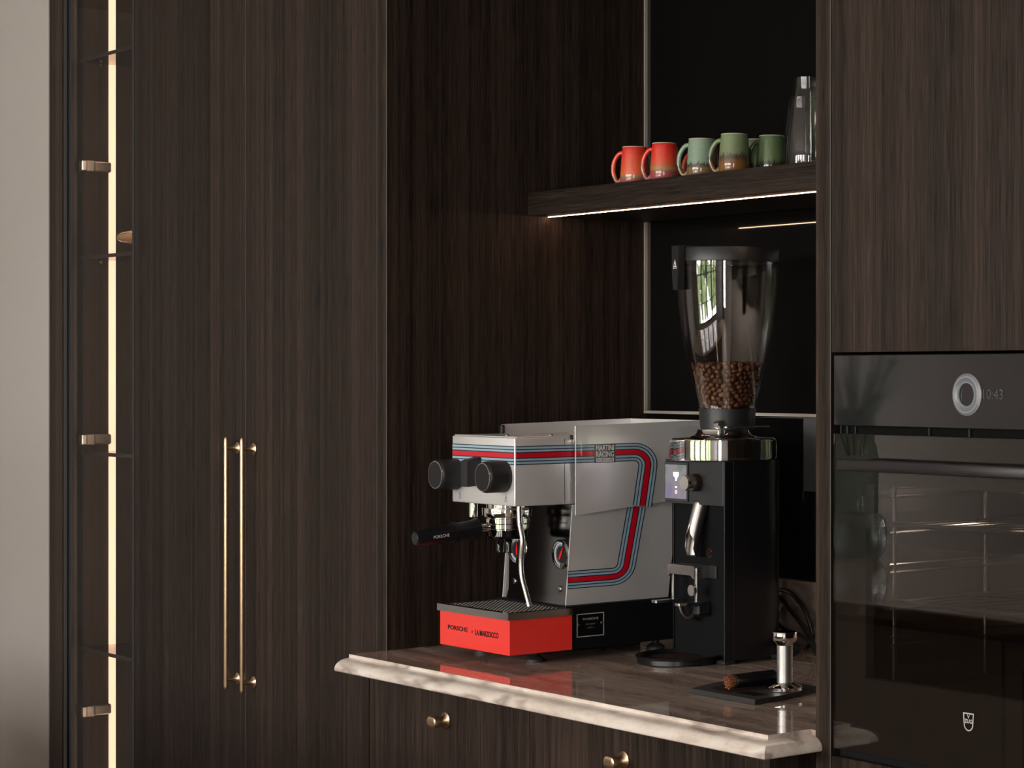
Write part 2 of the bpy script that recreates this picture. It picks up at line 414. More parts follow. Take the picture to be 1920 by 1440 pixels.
for k in range(0, len(xs), 2): box(bmw, xs[k], xs[k+1], WY-0.2, WY, 0, CEIL)
for a, b in WIN: box(bmw, a, b, WY-0.2, WY, 0, WZ0); box(bmw, a, b, WY-0.2, WY, WZ1, CEIL)
struct('wall_front', bmw, 'grey_plaster')
for i, (a, b) in enumerate(WIN):
    fr = bmesh.new(); f = 0.05
    for q in ((a, a+f, WZ0, WZ1), (b-f, b, WZ0, WZ1), (a, b, WZ0, WZ0+f), (a, b, WZ1-f, WZ1)): box(fr, q[0], q[1], WY-0.11, WY-0.05, q[2], q[3])
    wo = struct('window_%d' % (i+1), fr, 'black_metal')
    mb = bmesh.new(); mx = (a+b)/2
    box(mb, mx-0.018, mx+0.018, WY-0.10, WY-0.06, WZ0+f, WZ1-f)
    for k in range(1, 4):
        z = WZ0 + (WZ1-WZ0)*k/4; box(mb, a+f, b-f, WY-0.095, WY-0.065, z-0.012, z+0.012)
    obj('glazing_bar', mb, 'black_metal', wo)
    obj('window_pane', B(a+f, b-f, WY-0.084, WY-0.078, WZ0+f, WZ1-f), 'window_glass', wo)
for i, (a, b) in enumerate(WINR):
    fr = bmesh.new(); f = 0.05
    for q in ((a, a+f, WZ0, WZ1), (b-f, b, WZ0, WZ1), (a, b, WZ0, WZ0+f), (a, b, WZ1-f, WZ1)): box(fr, 4.54, 4.59, q[0], q[1], q[2], q[3])
    wo = struct('window_%d' % (i+1+len(WIN)), fr, 'black_metal')
    mb = bmesh.new(); mx = (a+b)/2; box(mb, 4.55, 4.58, mx-0.018, mx+0.018, WZ0+f, WZ1-f)
    for k in range(1, 4): z = WZ0 + (WZ1-WZ0)*k/4; box(mb, 4.552, 4.578, a+f, b-f, z-0.012, z+0.012)
    obj('glazing_bar', mb, 'black_metal', wo)
    obj('window_pane', B(4.562, 4.568, a+f, b-f, WZ0+f, WZ1-f), 'window_glass', wo)
hb = bmesh.new()
for k in range(46):
    x = -9 + k*0.34 + random.uniform(-.2, .2); z = random.uniform(0.0, 1.5); y = -9.2 + random.uniform(-.8, .6); s = random.uniform(.35, .75)
    n0 = len(hb.verts); r = bmesh.ops.create_icosphere(hb, subdivisions=2, radius=s, matrix=Matrix.Translation((x, y, z)))
    for v in r['verts']: v.co += (v.co-Vector((x, y, z)))*random.uniform(-.25, .3)
o = obj('garden_hedge', hb, 'garden_foliage'); o['kind'] = 'stuff'; tag(o, 'green garden foliage outside the windows', 'hedge')

# ================================================================== DISPLAY CABINET (far left)
TOP = 2.68
vc = thing('display_cabinet', 'tall narrow display cabinet with a smoked glass door beside the plaster wall', 'cabinet', (-2.86, 0.2, 0))
obj('side_panel', B(-3.125, -3.0405, 0.0, 0.42, 0, TOP), 'veneer', vc)
obj('side_panel', B(-2.6115, -2.5955, 0.0190, 0.42, 0, TOP), 'veneer', vc)
obj('lining', B(-3.040, -2.985, 0.03, 0.40, 0.06, TOP-0.04), 'veneer', vc)
obj('back_panel', B(-2.985, -2.6118, 0.385, 0.40, 0.06, TOP-0.04), 'veneer', vc)
obj('plinth', B(-2.985, -2.6118, 0.03, 0.385, 0, 0.06), 'veneer', vc)
obj('top_panel', B(-2.985, -2.6118, 0.03, 0.385, TOP-0.04, TOP), 'veneer', vc)
fb = bmesh.new()
box(fb, -3.034, -3.0125, 0.0005, 0.018, 0.02, TOP-0.01); box(fb, -3.0125, -2.992, 0.004, 0.018, 0.02, TOP-0.01)
box(fb, -2.6112, -2.597, 0.0005, 0.018, 0.02, TOP-0.01)
box(fb, -2.992, -2.6112, 0.0005, 0.018, 0.02, 0.045); box(fb, -2.992, -2.6112, 0.0005, 0.018, TOP-0.035, TOP-0.01)
gdoor = obj('glass_door', fb, 'black_metal', vc, label='black metal framed glass door')
obj('pane', B(-2.993, -2.610, 0.007, 0.011, 0.043, TOP-0.033), 'smoked_glass', gdoor, label='smoked glass pane')
for z in (1.987, 1.300, 0.618):
    h = bmesh.new(); box(h, -2.985, -2.960, 0.0185, 0.031, z-0.013, z+0.013, 0.002); box(h, -2.981, -2.965, 0.031, 0.052, z-0.014, z+0.014, 0.002)
    box(h, -2.985, -2.970, 0.052, 0.096, z-0.013, z+0.013, 0.003)
    obj('hinge', h, 'steel', gdoor, label='chrome hinge')
obj('led_strip', B(-2.6145, -2.6117, 0.0940, 0.1100, 0.08, TOP-0.06), 'led_added_fill', vc, label='added unseen warm light strip that brightens the lining')  # added strip, hidden from the camera, to light the lining
led = obj('led_strip', B(-2.9848, -2.9790, 0.0940, 0.1100, 0.08, TOP-0.06), 'led_cabinet', vc, label='glowing warm vertical light strip')
for z in (2.252, 1.7555, 1.2665, 0.7755):
    sh = obj('glass_shelf', B(-2.984, -2.6122, 0.026, 0.38, z-0.004, z+0.004), 'shelf_glass', vc, label='brown tinted glass shelf')
    obj('shelf_edge', B(-2.984, -2.6122, 0.0250, 0.0259, z-0.0045, z+0.0045), 'shelf_edge', sh, label='dark front edge of the glass')
    for y in (0.070, 0.30): obj('shelf_pin', Lt([(0.004, 0), (0.004, 0.012)], (-2.9845, y, z-0.009), 10, 'X'), 'steel', sh)
bw = thing('bowl', 'small amber bowl glowing on the glass shelf behind the smoked door', 'bowl', (-2.745, 0.14, 1.7595))
prof = [(0.090*max(0.0, math.cos(t))**0.55 + 0.024*max(0.0, math.cos(t)), 0.040+0.021*math.sin(t)) for t in [-PI/2+PI*k/18 for k in range(19)]]
obj('body', Lt(prof, (-2.745, 0.14, 1.7595), 40), 'amber_bowl', bw, True)
obj('foot', Lt([(0.032, 0.0), (0.030, 0.004), (0.014, 0.008), (0.014, 0.024)], (-2.745, 0.14, 1.7595), 32), 'amber_bowl', bw, True)

# ================================================================== TALL CABINET WITH TWO DOORS
tc = thing('tall_cabinet', 'tall dark veneered cupboard with two doors and long brass handles', 'cabinet', (-2.0, 0.3, 0))
obj('body', B(-2.574, -1.41, 0.024, 0.64, 0.0, TOP), 'veneer', tc)
obj('stile', B(-1.4145, -1.3945, 0.0, 0.64, 0, TOP), 'veneer', tc)
obj('edge_highlight', B(-1.3787, -1.3764, -0.0004, 0.0004, 0.001, TOP), 'edge_highlight', tc)
obj('side_panel', B(-1.3942, -1.3765, 0.0, 0.66, 0, TOP), 'veneer', tc)
for k, (x0, x1, hx) in enumerate(((-2.5935, -2.0022, -2.0385), (-1.9998, -1.4165, -1.9594))):
    d = obj('door', B(x0, x1, 0.0, 0.0225, 0.02, TOP-0.01, 0.0008), 'veneer', tc)
    obj('edge_highlight', B(x1-0.0008, x1+0.0003, -0.0002, 0.0224, 0.021, TOP-0.011), 'edge_highlight', d)  # pale strip paints the highlight along the door seam
    hb = bmesh.new()
    yb = -0.0275
    prof = [(0.0, 0.7755), (0.0030, 0.7765), (0.0045, 0.779), (0.005, 0.783), (0.005, 1.319), (0.0045, 1.3235), (0.0030, 1.3265), (0.0, 1.3275)]
    lathe(hb, prof, (hx, yb, 0), 16)
    for z in (0.798, 1.303):
        lathe(hb, [(0.0125, 0.0), (0.0125, -0.0022), (0.0100, -0.0032), (0.0055, -0.009), (0.0045, -0.016), (0.0045, -0.026)], (hx, 0, z), 24, 'Y')
    obj('handle', hb, 'brass', d, True, label='long brushed brass pull handle')

# ================================================================== COFFEE NICHE
nc = thing('coffee_niche', 'black glossy back of the coffee niche behind the machine and grinder', 'niche', (-0.7, 0.62, 0))
obj('back_panel', B(-1.3762, -0.0425, 0.616, 0.628, 1.386, TOP), 'black_gloss', nc, label='black reflective upper back panel')
obj('back_panel', B(-1.3762, -0.0425, 0.618, 0.628, 0.85, 1.3795), 'black_gloss', nc, label='black reflective lower back panel')
obj('corner_trim', B(-1.3760, -1.3725, 0.6085, 0.6158, 1.386, TOP), 'trim_metal', nc, label='pale metal vertical corner trim')
obj('ledge_trim', B(-1.3760, -0.0425, 0.6080, 0.6178, 1.3797, 1.3857), 'trim_metal', nc, label='pale metal horizontal trim')
obj('top_panel', B(-1.376, -0.043, 0.0, 0.615, TOP-0.02, TOP), 'veneer', nc)

fs = thing('floating_shelf', 'thick dark wooden shelf across the niche with a light line beneath', 'shelf', (-0.7, 0.47, 1.79))
sb = bmesh.new(); box(sb, -1.3758, -0.0430, 0.32, 0.605, 1.7925, 1.8405)
obj('board', sb, 'veneer_horizontal', fs)
obj('led_strip', B(-1.3735, -0.0450, 0.3665, 0.3690, 1.7914, 1.7924), 'led_warm', fs, label='thin warm light strip under the shelf')

# ================================================================== BASE CABINET AND WORKTOP
bc = thing('base_cabinet', 'dark veneered base cabinet with two knobbed drawers under the stone worktop', 'cabinet', (-0.75, 0.25, 0))
obj('body', B(-1.3760, -0.0800, -0.0365, 0.595, 0.08, 0.888), 'veneer', bc)
obj('stile', B(-1.4205, -1.3362, -0.06, -0.037, 0.0, 0.888), 'veneer', bc)
obj('stile', B(-0.1775, -0.0790, -0.06, -0.037, 0.0, 0.888), 'veneer', bc)
obj('side_panel', B(-0.0798, -0.0785, -0.0365, -0.0005, 0.0, 0.888), 'veneer', bc)
obj('plinth', B(-1.336, -0.178, -0.02, -0.0, 0.0, 0.08), 'black_matte', bc)
for x0, x1, kx in ((-1.3342, -0.7585, -1.0422), (-0.7565, -0.1795, -0.4672)):
    for z0, z1 in ((0.58, 0.888), (0.09, 0.577)):
        d = obj('drawer_front', B(x0, x1, -0.06, -0.038, z0, z1, 0.0006), 'veneer', bc)
        zk = 0.827 if z0 > 0.5 else 0.50
        k = bmesh.new()
        lathe(k, [(0.0150, -0.06), (0.0150, -0.0625), (0.0125, -0.0640), (0.0075, -0.0690), (0.0062, -0.0740), (0.0062, -0.0810)], (kx, 0, zk), 28, 'Y')
        loops = []
        for yy, ins in ((-0.0790, 0.0045), (-0.0800, 0.0020), (-0.0820, 0.0), (-0.0890, 0.0), (-0.0915, 0.0012), (-0.0928, 0.0036), (-0.0931, 0.0065)):
            loops.append([k.verts.new((a_, yy, b_)) for a_, b_ in rrect(kx-0.0165+ins, kx+0.0165-ins, zk-0.0105+ins, zk+0.0105-ins, 0.0100-ins*0.9, 6)])
        for la, lb in zip(loops, loops[1:]):
            for j in range(len(la)): k.faces.new((la[j], la[(j+1) % len(la)], lb[(j+1) % len(la)], lb[j]))
        k.faces.new(loops[0]); k.faces.new(list(reversed(loops[-1])))
        obj('knob', k, 'brass', d, True, label='brushed brass drawer knob with an oval grip')

ct = thing('worktop', 'polished brown stone worktop with a pale moulded front edge', 'worktop', (-0.7, 0.25, 0.8885))
XL, XR, YF = -1.3755, -0.0575, -0.0803
obj('slab', B(XL, XR, YF+0.0002, 0.0, ZC-0.030, ZC), 'polished_stone', ct)
obj('slab', B(-1.3755, -0.0432, 0.0001, 0.6035, ZC-0.030, ZC), 'polished_stone', ct)
eb = bmesh.new()
pr = [(0.0, ZC-0.0003), (0.0005, ZC-0.0008), (0.0005, ZC-0.0060)]
for k in range(9):
    t = PI/2*k/8; pr.append((0.003 + 0.0285*math.sin(t), ZC-0.0265 + 0.0190*math.cos(t)))
pr += [(0.0310, ZC-0.0290), (0.0290, ZC-0.0305), (0.0, ZC-0.0305)]
rows = []
for st in range(3):
    r = []
    for o_, z in pr:
        if st == 0: p = (XL-0.0005, YF-o_, z)
        elif st == 1: p = (XR+o_, YF-o_, z)
        else: p = (XR+o_, -0.0008, z)
        r.append(eb.verts.new(p))
    rows.append(r)
for a, b in zip(rows, rows[1:]):
    for k in range(len(pr)-1): eb.faces.new((a[k], a[k+1], b[k+1], b[k]))
eb.faces.new(rows[0]); eb.faces.new(list(reversed(rows[2])))
obj('moulded_edge', eb, 'stone_edge', ct, True, label='pale cream rounded stone edge', angle=28)
obj('upstand', B(-1.3755, -0.0432, 0.5985, 0.6165, ZC+0.0002, 1.055, 0.001), 'stone_upstand', ct, label='low stone splashback')

# ================================================================== OVEN HOUSING AND OVEN
oc = thing('oven_cabinet', 'dark veneered tall housing around the built-in oven', 'cabinet', (0.28, 0.3, 0))
obj('side_panel', B(-0.0421, -0.0068, 0.0, 0.64, 0, TOP), 'veneer', oc)
obj('edge_highlight', B(-0.0082, -0.0067, -0.0004, 0.0004, 0.001, TOP), 'edge_highlight', oc)
obj('side_panel', B(0.6, 0.635, 0.0, 0.64, 0, TOP), 'veneer', oc)
obj('door', B(-0.0055, 0.599, 0.0, 0.0225, 1.4975, TOP-0.01, 0.0008), 'veneer', oc, label='upper cupboard door above the oven')
obj('drawer_front', B(-0.0055, 0.599, 0.0, 0.0225, 0.45, 0.8855, 0.0008), 'veneer', oc, label='drawer front below the oven')
obj('shelf', B(-0.0060, 0.599, 0.024, 0.62, 1.499, 1.515), 'veneer', oc)
obj('shelf', B(-0.0060, 0.599, 0.024, 0.62, 0.868, 0.884), 'veneer', oc)

ov = thing('oven', 'black glass built-in oven with a dial and a long bar handle', 'oven', (0.297, 0.3, 0.886))
pnl = obj('control_panel', B(0.0, 0.594, 0.0, 0.02, 1.387, 1.4935, 0.0012), 'oven_front', ov, label='black glass control panel')
rb = bmesh.new()
def ring(bm, x, z, r0, r1, y, th=0.002, seg=56):
    a = [[bm.verts.new((x+r*math.cos(2*PI*k/seg), yy, z+r*math.sin(2*PI*k/seg))) for k in range(seg)] for r, yy in ((r0, y), (r0, y-th*0.4), ((r0+r1)/2, y-th), (r1, y-th*0.4), (r1, y))]
    for p, q in zip(a, a[1:]):
        for k in range(seg): bm.faces.new((p[k], p[(k+1)%seg], q[(k+1)%seg], q[k]))
    return bm
ring(rb, 0.2968, 1.4355, 0.0165, 0.0300, -0.0002, 0.004)
obj('dial', rb, 'dial_glow', pnl, True, label='softly glowing grey dial ring')
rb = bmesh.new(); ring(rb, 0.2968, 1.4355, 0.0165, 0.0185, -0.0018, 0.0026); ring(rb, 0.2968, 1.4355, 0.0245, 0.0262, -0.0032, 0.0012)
obj('dial_highlight', rb, 'dial_glow_bright', pnl, True)
obj('clock', on_front(text_bm('10:43', 0.020, 0.040, 0.0003), 0.3480, -0.0003, 1.4355), 'clock_grey', pnl, label='dim clock digits 10:43')
obj('vent_gap', B(0.004, 0.590, 0.012, 0.03, 1.3748, 1.3868), 'black_void', ov, label='dark vent slot between panel and door')
for x in (0.006, 0.021, 0.040, 0.205, 0.29): obj('vent_rib', B(x, x+0.003, 0.008, 0.012, 1.3750, 1.3866), 'black_metal', ov)
db = bmesh.new(); zt, zb = 1.3743, 0.8980
wx0, wx1, wz0, wz1 = 0.070, 0.524, 1.010, 1.300
for q in ((0.0, 0.594, wz1, zt), (0.0, 0.594, zb, wz0), (0.0, wx0, wz0, wz1), (wx1, 0.594, wz0, wz1)): box(db, q[0], q[1], 0.004, 0.02, q[2], q[3])
door = obj('oven_door', db, 'oven_inner', ov)
obj('door_glass', B(0.0, 0.594, 0.0, 0.0038, zb, zt), 'oven_glass', door, label='full-height dark door glass')
hb = bmesh.new(); box(hb, 0.0547, 0.5393, -0.040, -0.026, 1.3215, 1.3385, 0.003, 2)
for x in (0.075, 0.499): box(hb, x, x+0.02, -0.028, 0.0, 1.3250, 1.3360, 0.002)
obj('handle', hb, 'oven_handle', door, True, label='dark bar handle')
lg = bmesh.new()
sh = [(-0.0112, 0.0125), (0.0112, 0.0125)]
for k in range(1, 14):
    t = PI*k/14; sh.append((0.0100*math.cos(t)*(1.0), -0.0030-0.0105*math.sin(t)))
sh2 = [(a*0.80, b*0.86-0.0002) for a, b in sh]
va = [lg.verts.new((0.2990+a, -0.0004, 0.9722+b)) for a, b in sh]; vb2 = [lg.verts.new((0.2990+a, -0.0004, 0.9722+b)) for a, b in sh2]
for k in range(len(sh)): lg.faces.new((va[k], va[(k+1)%len(sh)], vb2[(k+1)%len(sh)], vb2[k]))
tb = on_front(text_bm('V', 0.0088, 0.0062, 0.0003), 0.2990, -0.0004, 0.9792); me_ = bpy.data.meshes.new('t'); tb.to_mesh(me_); lg.from_mesh(me_); tb.free()
tb = on_front(text_bm('ZUG', 0.0080, 0.0160, 0.0003, bold=0.0002), 0.2990, -0.0004, 0.9725); tb.to_mesh(me_); lg.from_mesh(me_); tb.free()
obj('emblem', lg, 'logo_grey', door, label='grey shield emblem with the letters V ZUG')
cb = bmesh.new()
cx0, cx1, cz0, cz1, cy1 = 0.055, 0.539, 0.985, 1.325, 0.46
box(cb, cx0-0.01, cx0, 0.021, cy1, cz0, cz1); box(cb, cx1, cx1+0.01, 0.021, cy1, cz0, cz1); box(cb, cx0, cx1, cy1, cy1+0.01, cz0, cz1)
box(cb, cx0, cx1, 0.021, cy1, cz0-0.01, cz0); box(cb, cx0, cx1, 0.021, cy1, cz1, cz1+0.01)
obj('cavity', cb, 'oven_cavity', ov, label='grey oven cavity')
for xs_ in (cx0+0.016, cx1-0.016):
    rk = bmesh.new()
    for y in (0.06, 0.25, 0.43): tube(rk, [(xs_, y, cz0+0.01), (xs_, y, cz1-0.02)], 0.0035, 8)
    for z in (1.055, 1.110, 1.165, 1.225, 1.280): tube(rk, [(xs_, 0.05, z), (xs_, 0.44, z)], 0.0030, 8); tube(rk, [(xs_, 0.05, z+0.012), (xs_, 0.44, z+0.012)], 0.0022, 8)
    obj('runner_frame', rk, 'steel', ov, True, label='chrome runner frame inside the oven')
for z in (1.238, 1.122):
    rk = bmesh.new(); tube(rk, [(cx0+0.02, 0.055, z), (cx1-0.02, 0.055, z)], 0.0038, 10)
    tube(rk, [(cx0+0.02, 0.43, z), (cx1-0.02, 0.43, z)], 0.0035, 8)
    for k in range(14): x = cx0+0.03+k*(cx1-cx0-0.06)/13; tube(rk, [(x, 0.055, z), (x, 0.43, z)], 0.0016, 6)
    obj('wire_rack', rk, 'steel', ov, True, label='chrome wire rack seen through the door glass')
lmp = bpy.data.lights.new('oven_lamp', 'POINT'); lmp.energy = 0.5; lmp.color = (1.0, 0.82, 0.66); lmp.shadow_soft_size = 0.012
lo = bpy.data.objects.new('oven_lamp', lmp); C.objects.link(lo); lo.parent = ov; lo.location = (0.20-0.297, 0.20-0.3, cz1-0.03-0.886)
obj('base_trim', B(0.004, 0.590, 0.010, 0.03, 0.8865, 0.8972), 'black_satin', ov)

# ================================================================== ESPRESSO MACHINE
em = thing('espresso_machine', 'silver espresso machine with red drip tray and blue and red racing stripes', 'coffee machine', (-1.125, 0.24, ZC))
xr, xl = -0.9985, -1.2515
# feet
for x in (xl+0.034, xr-0.034):
    for y in (0.122, 0.398):
        obj('foot', Lt([(0.0185, ZC+0.0002), (0.0185, ZC+0.0045), (0.0150, ZC+0.008), (0.0090, ZC+0.0115), (0.0075, ZC+0.0125), (0.0075, ZC+0.0215)], (x, y, 0), 24), 'black_rubber', em, True)
obj('base', B(xl+0.004, xr-0.004, 0.170, 0.425, 0.9400, 1.0225, 0.001), 'black_satin', em, label='black base under the body')
# red drip tray
tr = obj('drip_tray', B(xl, xr, 0.0455, 0.1835, 0.9396, 1.0085, 0.0012), 'red_paint', em, label='bright red drip tray box')
obj('lettering', on_front(text_bm('PORSCHE', 0.0120, 0.0735, 0.0003, bold=0.0003), -1.1840, 0.0452, 0.9755), 'print_black', tr, label='black lettering PORSCHE')
obj('lettering', on_front(text_bm('x', 0.0100, 0.0065, 0.0003), -1.1305, 0.0452, 0.9745), 'print_black', tr, label='small black x')
obj('lettering', on_front(text_bm('LA MARZOCCO', 0.0140, 0.0840, 0.0003, bold=0.0005), -1.0780, 0.0452, 0.9735), 'print_black', tr, label='black lettering LA MARZOCCO')
rm = bmesh.new(); rx0, rx1, ry0, ry1 = xl-0.0035, xr+0.003, 0.0412, 0.1840; z0, z1 = 1.0060, 1.0192
for q in ((rx0, rx1, ry0, ry0+0.009), (rx0, rx1, ry1-0.006, ry1), (rx0, rx0+0.009, ry0+0.009, ry1-0.006), (rx1-0.009, rx1, ry0+0.009, ry1-0.006)): box(rm, q[0], q[1], q[2], q[3], z0, z1)
obj('tray_rim', rm, 'rim_steel', tr, label='polished steel tray rim')
obj('tray_floor', B(rx0+0.009, rx1-0.009, ry0+0.009, ry1-0.006, 1.0087, 1.0100), 'black_void', tr)
gx0, gx1, gy0, gy1 = rx0+0.024, rx1-0.016, ry0+0.014, ry1-0.018
gf = bmesh.new(); ix0, ix1, iy0, iy1 = rx0+0.009, rx1-0.009, ry0+0.009, ry1-0.006
for q in ((ix0, ix1, iy0, gy0), (ix0, ix1, gy1, iy1), (ix0, gx0, gy0, gy1), (gx1, ix1, gy0, gy1)): box(gf, q[0], q[1], q[2], q[3], 1.0130, 1.0186)
obj('grille_frame', gf, 'rim_steel', tr, label='dark steel border around the slotted grille')
gd_, gn_ = Vector((-0.766, 0.643)), Vector((0.643, 0.766))
def clip(poly, nv, c, keep):
    out = []
    for i in range(len(poly)):
        p, q = poly[i], poly[(i+1) % len(poly)]; dp, dq = (p.dot(nv)-c)*keep, (q.dot(nv)-c)*keep
        if dp >= 0: out.append(p)
        if dp*dq < 0: out.append(p+(q-p)*(dp/(dp-dq)))
    return out
rect = [Vector((gx0, gy0)), Vector((gx1, gy0)), Vector((gx1, gy1)), Vector((gx0, gy1))]
pr_ = [v.dot(gn_) for v in rect]; c_ = min(pr_)+0.001
while c_ < max(pr_):       # slanting bars, their sides painted black as the shade inside the slots
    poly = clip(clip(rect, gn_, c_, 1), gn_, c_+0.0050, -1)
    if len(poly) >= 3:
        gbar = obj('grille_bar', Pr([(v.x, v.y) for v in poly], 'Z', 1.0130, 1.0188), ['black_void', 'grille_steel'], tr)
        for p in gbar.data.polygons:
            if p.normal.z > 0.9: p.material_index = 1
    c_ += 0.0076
# splash panel, slightly leaning, mirror polished
sp = bmesh.new()
prism(sp, [(0.1795, 1.0195), (0.1835, 1.0405), (0.1920, 1.2150), (0.2000, 1.2150), (0.2000, 1.0195)], 'X', xl+0.008, xr-0.016)
pan = obj('splash_panel', sp, 'dark_mirror_steel', em, label='dark mirror polished splash panel')
def py(z): return 0.1835 + (z-1.0405)*(0.1920-0.1835)/(1.2150-1.0405)
for gx, gz, ang in ((-1.2010, 1.1185, 1.62), (-1.0430, 1.1185, 1.05)):
    y = py(gz); gb = Lt([(0.0, -0.001), (0.0245, -0.001)], (gx, y, gz), 40, 'Y', cap0=False, cap1=False)
    g = obj('pressure_gauge', Lt([(0.0235, 0.004), (0.0280, 0.002), (0.0290, -0.0015), (0.0275, -0.0045), (0.0250, -0.0050), (0.0240, -0.002)], (gx, y, gz), 48, 'Y', cap0=False, cap1=False), 'chrome', em, True, label='round pressure gauge with a chrome bezel')
    obj('gauge_face', Lt([(0.0, -0.0008), (0.0243, -0.0008), (0.0243, 0.003)], (gx, y, gz), 40, 'Y', cap1=True), 'gauge_face', g)
    ab = bmesh.new(); seg = 30
    a0, a1 = PI*0.42, PI*1.45
    for k in range(seg):
        t0, t1 = a0+(a1-a0)*k/seg, a0+(a1-a0)*(k+1)/seg
        vs = [ab.verts.new((gx+r*math.cos(t), y-0.0012, gz+r*math.sin(t))) for r, t in ((0.0190, t0), (0.0232, t0), (0.0232, t1), (0.0190, t1))]; ab.faces.new(vs)
    obj('scale_arc', ab, 'gauge_ring', g)
    tk = bmesh.new()
    for k in range(17):
        t = a0+(a1-a0)*(k+0.5)/17; c_, s_ = math.cos(t), math.sin(t); q = 0.0005
        vs = [tk.verts.new((gx+r*c_-e*s_, y-0.0013, gz+r*s_+e*c_)) for r, e in ((0.0158, q), (0.0186, q), (0.0186, -q), (0.0158, -q))]; tk.faces.new(vs)
    obj('scale_mark', tk, 'print_white', g)
    c_, s_ = math.cos(ang), math.sin(ang); nb = bmesh.new()
    vs = [nb.verts.new((gx+r*c_-e*s_, y-0.0020, gz+r*s_+e*c_)) for r, e in ((-0.0115, 0.0022), (0.0, 0.0030), (0.0150, 0.0008), (0.0150, -0.0008), (0.0, -0.0030), (-0.0115, -0.0022))]; nb.faces.new(vs)
    obj('needle', nb, 'needle_red', g, label='red needle')
for gx, gz in ((-1.2060, 1.056), (-1.0430, 1.052)):
    obj('screw', Lt([(0.0062, 0.002), (0.0062, -0.0012), (0.0045, -0.0030), (0.0, -0.0036)], (gx, py(gz), gz), 20, 'Y'), 'steel', em, True)
# lower side panels (leaning front edge, clipped rear corner) and upper overlapping panels
lowp = [(0.1765, 1.0233), (0.1915, 1.2150), (0.4225, 1.2150), (0.4225, 1.1060), (0.4130, 1.0233)]
upp = [(0.1905, 1.1950), (0.1905, 1.3658), (0.4900, 1.3725), (0.4900, 1.2210)]
XLW = xr-0.012
lp = obj('skirt_panel', Pr(lowp, 'X', XLW-0.003, XLW), 'silver_paint', em, label='lower silver side panel')
up = obj('flank_panel', Pr(upp, 'X', xr-0.003, xr, 0.0004), 'silver_paint', em, label='upper silver side panel')
obj('skirt_panel', Pr(lowp, 'X', xl+0.012, xl+0.015), 'silver_paint', em)
obj('flank_panel', Pr([(0.1820, 1.1950), (0.1820, 1.3650), (0.4900, 1.3725), (0.4900, 1.2210)], 'X', xl, xl+0.003), 'silver_paint', em)
obj('end_panel', B(xl+0.003, xr-0.003, 0.4865, 0.4895, 1.20, 1.3722), 'silver_paint', em)
obj('boiler_housing', B(xl+0.0155, XLW-0.0035, 0.2008, 0.4860, 1.0230, 1.3300), 'black_satin', em)
obj('cup_tray', B(xl+0.0035, xr-0.0035, 0.2000, 0.4860, 1.3305, 1.3465), 'silver_paint', em, label='silver cup tray top')
cr = bmesh.new(); box(cr, xl+0.0032, xl+0.0120, 0.1750, 0.1835, 1.3460, 1.3640, 0.002)
obj('corner_cap', cr, 'black_rubber', em)
brk = bmesh.new(); box(brk, xr-0.0140, xr-0.0032, 0.1870, 0.1895, 1.3345, 1.3640); obj('bracket', brk, 'steel', em)
obj('bracket_screw', Lt([(0.0045, 0.0), (0.0045, -0.002), (0.0, -0.0032)], (xr-0.0085, 0.187, 1.3440), 16, 'Y'), 'black_metal', em, True)
# upper front housing
bx0, bx1, by0, by1, bz0, bz1 = -1.2362, -1.0085, 0.0637, 0.1995, 1.2165, 1.3450
hd = obj('head_housing', B(bx0, bx1, by0, by1, bz0, bz1, 0.0022, 3), 'silver_paint', em, True, label='silver head housing with racing stripes')
obj('housing_seam', B(bx1-0.003, bx1+0.0004, 0.1720, 0.1726, bz0+0.002, bz1-0.002), 'black_void', hd)
obj('housing_lid', B(bx0+0.002, bx1-0.001, by0+0.004, 0.190, bz1+0.0002, bz1+0.0022, 0.0006), 'silver_paint', hd)
for sx, sy in ((-1.095, 0.100), (-1.045, 0.165)):
    obj('lid_screw', Lt([(0.0045, bz1+0.0022), (0.0040, bz1+0.0040), (0.0, bz1+0.0048)], (sx, sy, 0), 16), 'steel', hd, True)
# racing stripes
F = [(0.0, 1.0, 'stripe_black', 0), (0.047, 0.163, 'stripe_blue', 1), (0.215, 0.318, 'stripe_blue', 1), (0.370, 0.622, 'stripe_red', 1), (0.672, 0.785, 'stripe_blue', 1), (0.835, 0.948, 'stripe_blue', 1)]
def arc_path(pts, radii):
    out = [Vector(pts[0])]
    for i in range(1, len(pts)-1):
        a, p, b = Vector(pts[i-1]), Vector(pts[i]), Vector(pts[i+1]); u = (a-p).normalized(); v = (b-p).normalized()
        half = math.acos(max(-1, min(1, u.dot(v))))/2; d = radii[i-1]/math.tan(half); A_ = p+u*d; B_ = p+v*d
        cen = p + (u+v).normalized()*(radii[i-1]/math.sin(half)); t0 = math.atan2((A_-cen).y, (A_-cen).x); t1 = math.atan2((B_-cen).y, (B_-cen).x)
        dt = (t1-t0+PI) % (2*PI) - PI
        for k in range(11): t = t0+dt*k/10; out.append(cen+Vector((math.cos(t), math.sin(t)))*radii[i-1])
    out.append(Vector(pts[-1])); return out
SY = 1.26      # the livery is drawn a little longer along the flank than it is tall
def stripes(path, X, parent, W=0.0355):
    for a, b, mat, lev in F:
        obj({'stripe_black': 'black_stripe', 'stripe_blue': 'blue_stripe', 'stripe_red': 'red_stripe'}[mat], stretch(band(bmesh.new(), path, W*(0.5-a), W*(0.5-b), X+0.0001+0.0002*lev, 0.0002)), mat, parent)
ztop = 1.3122
def stretch(bm): bmesh.ops.scale(bm, verts=bm.verts, vec=(1, SY, 1)); return bm
def sq(pts): return [(a/SY, b) for a, b in pts]
stripes(arc_path(sq([(0.1915, ztop), (0.3610, ztop+0.0008), (0.3430, 1.2072)]), [0.026]), xr, up)
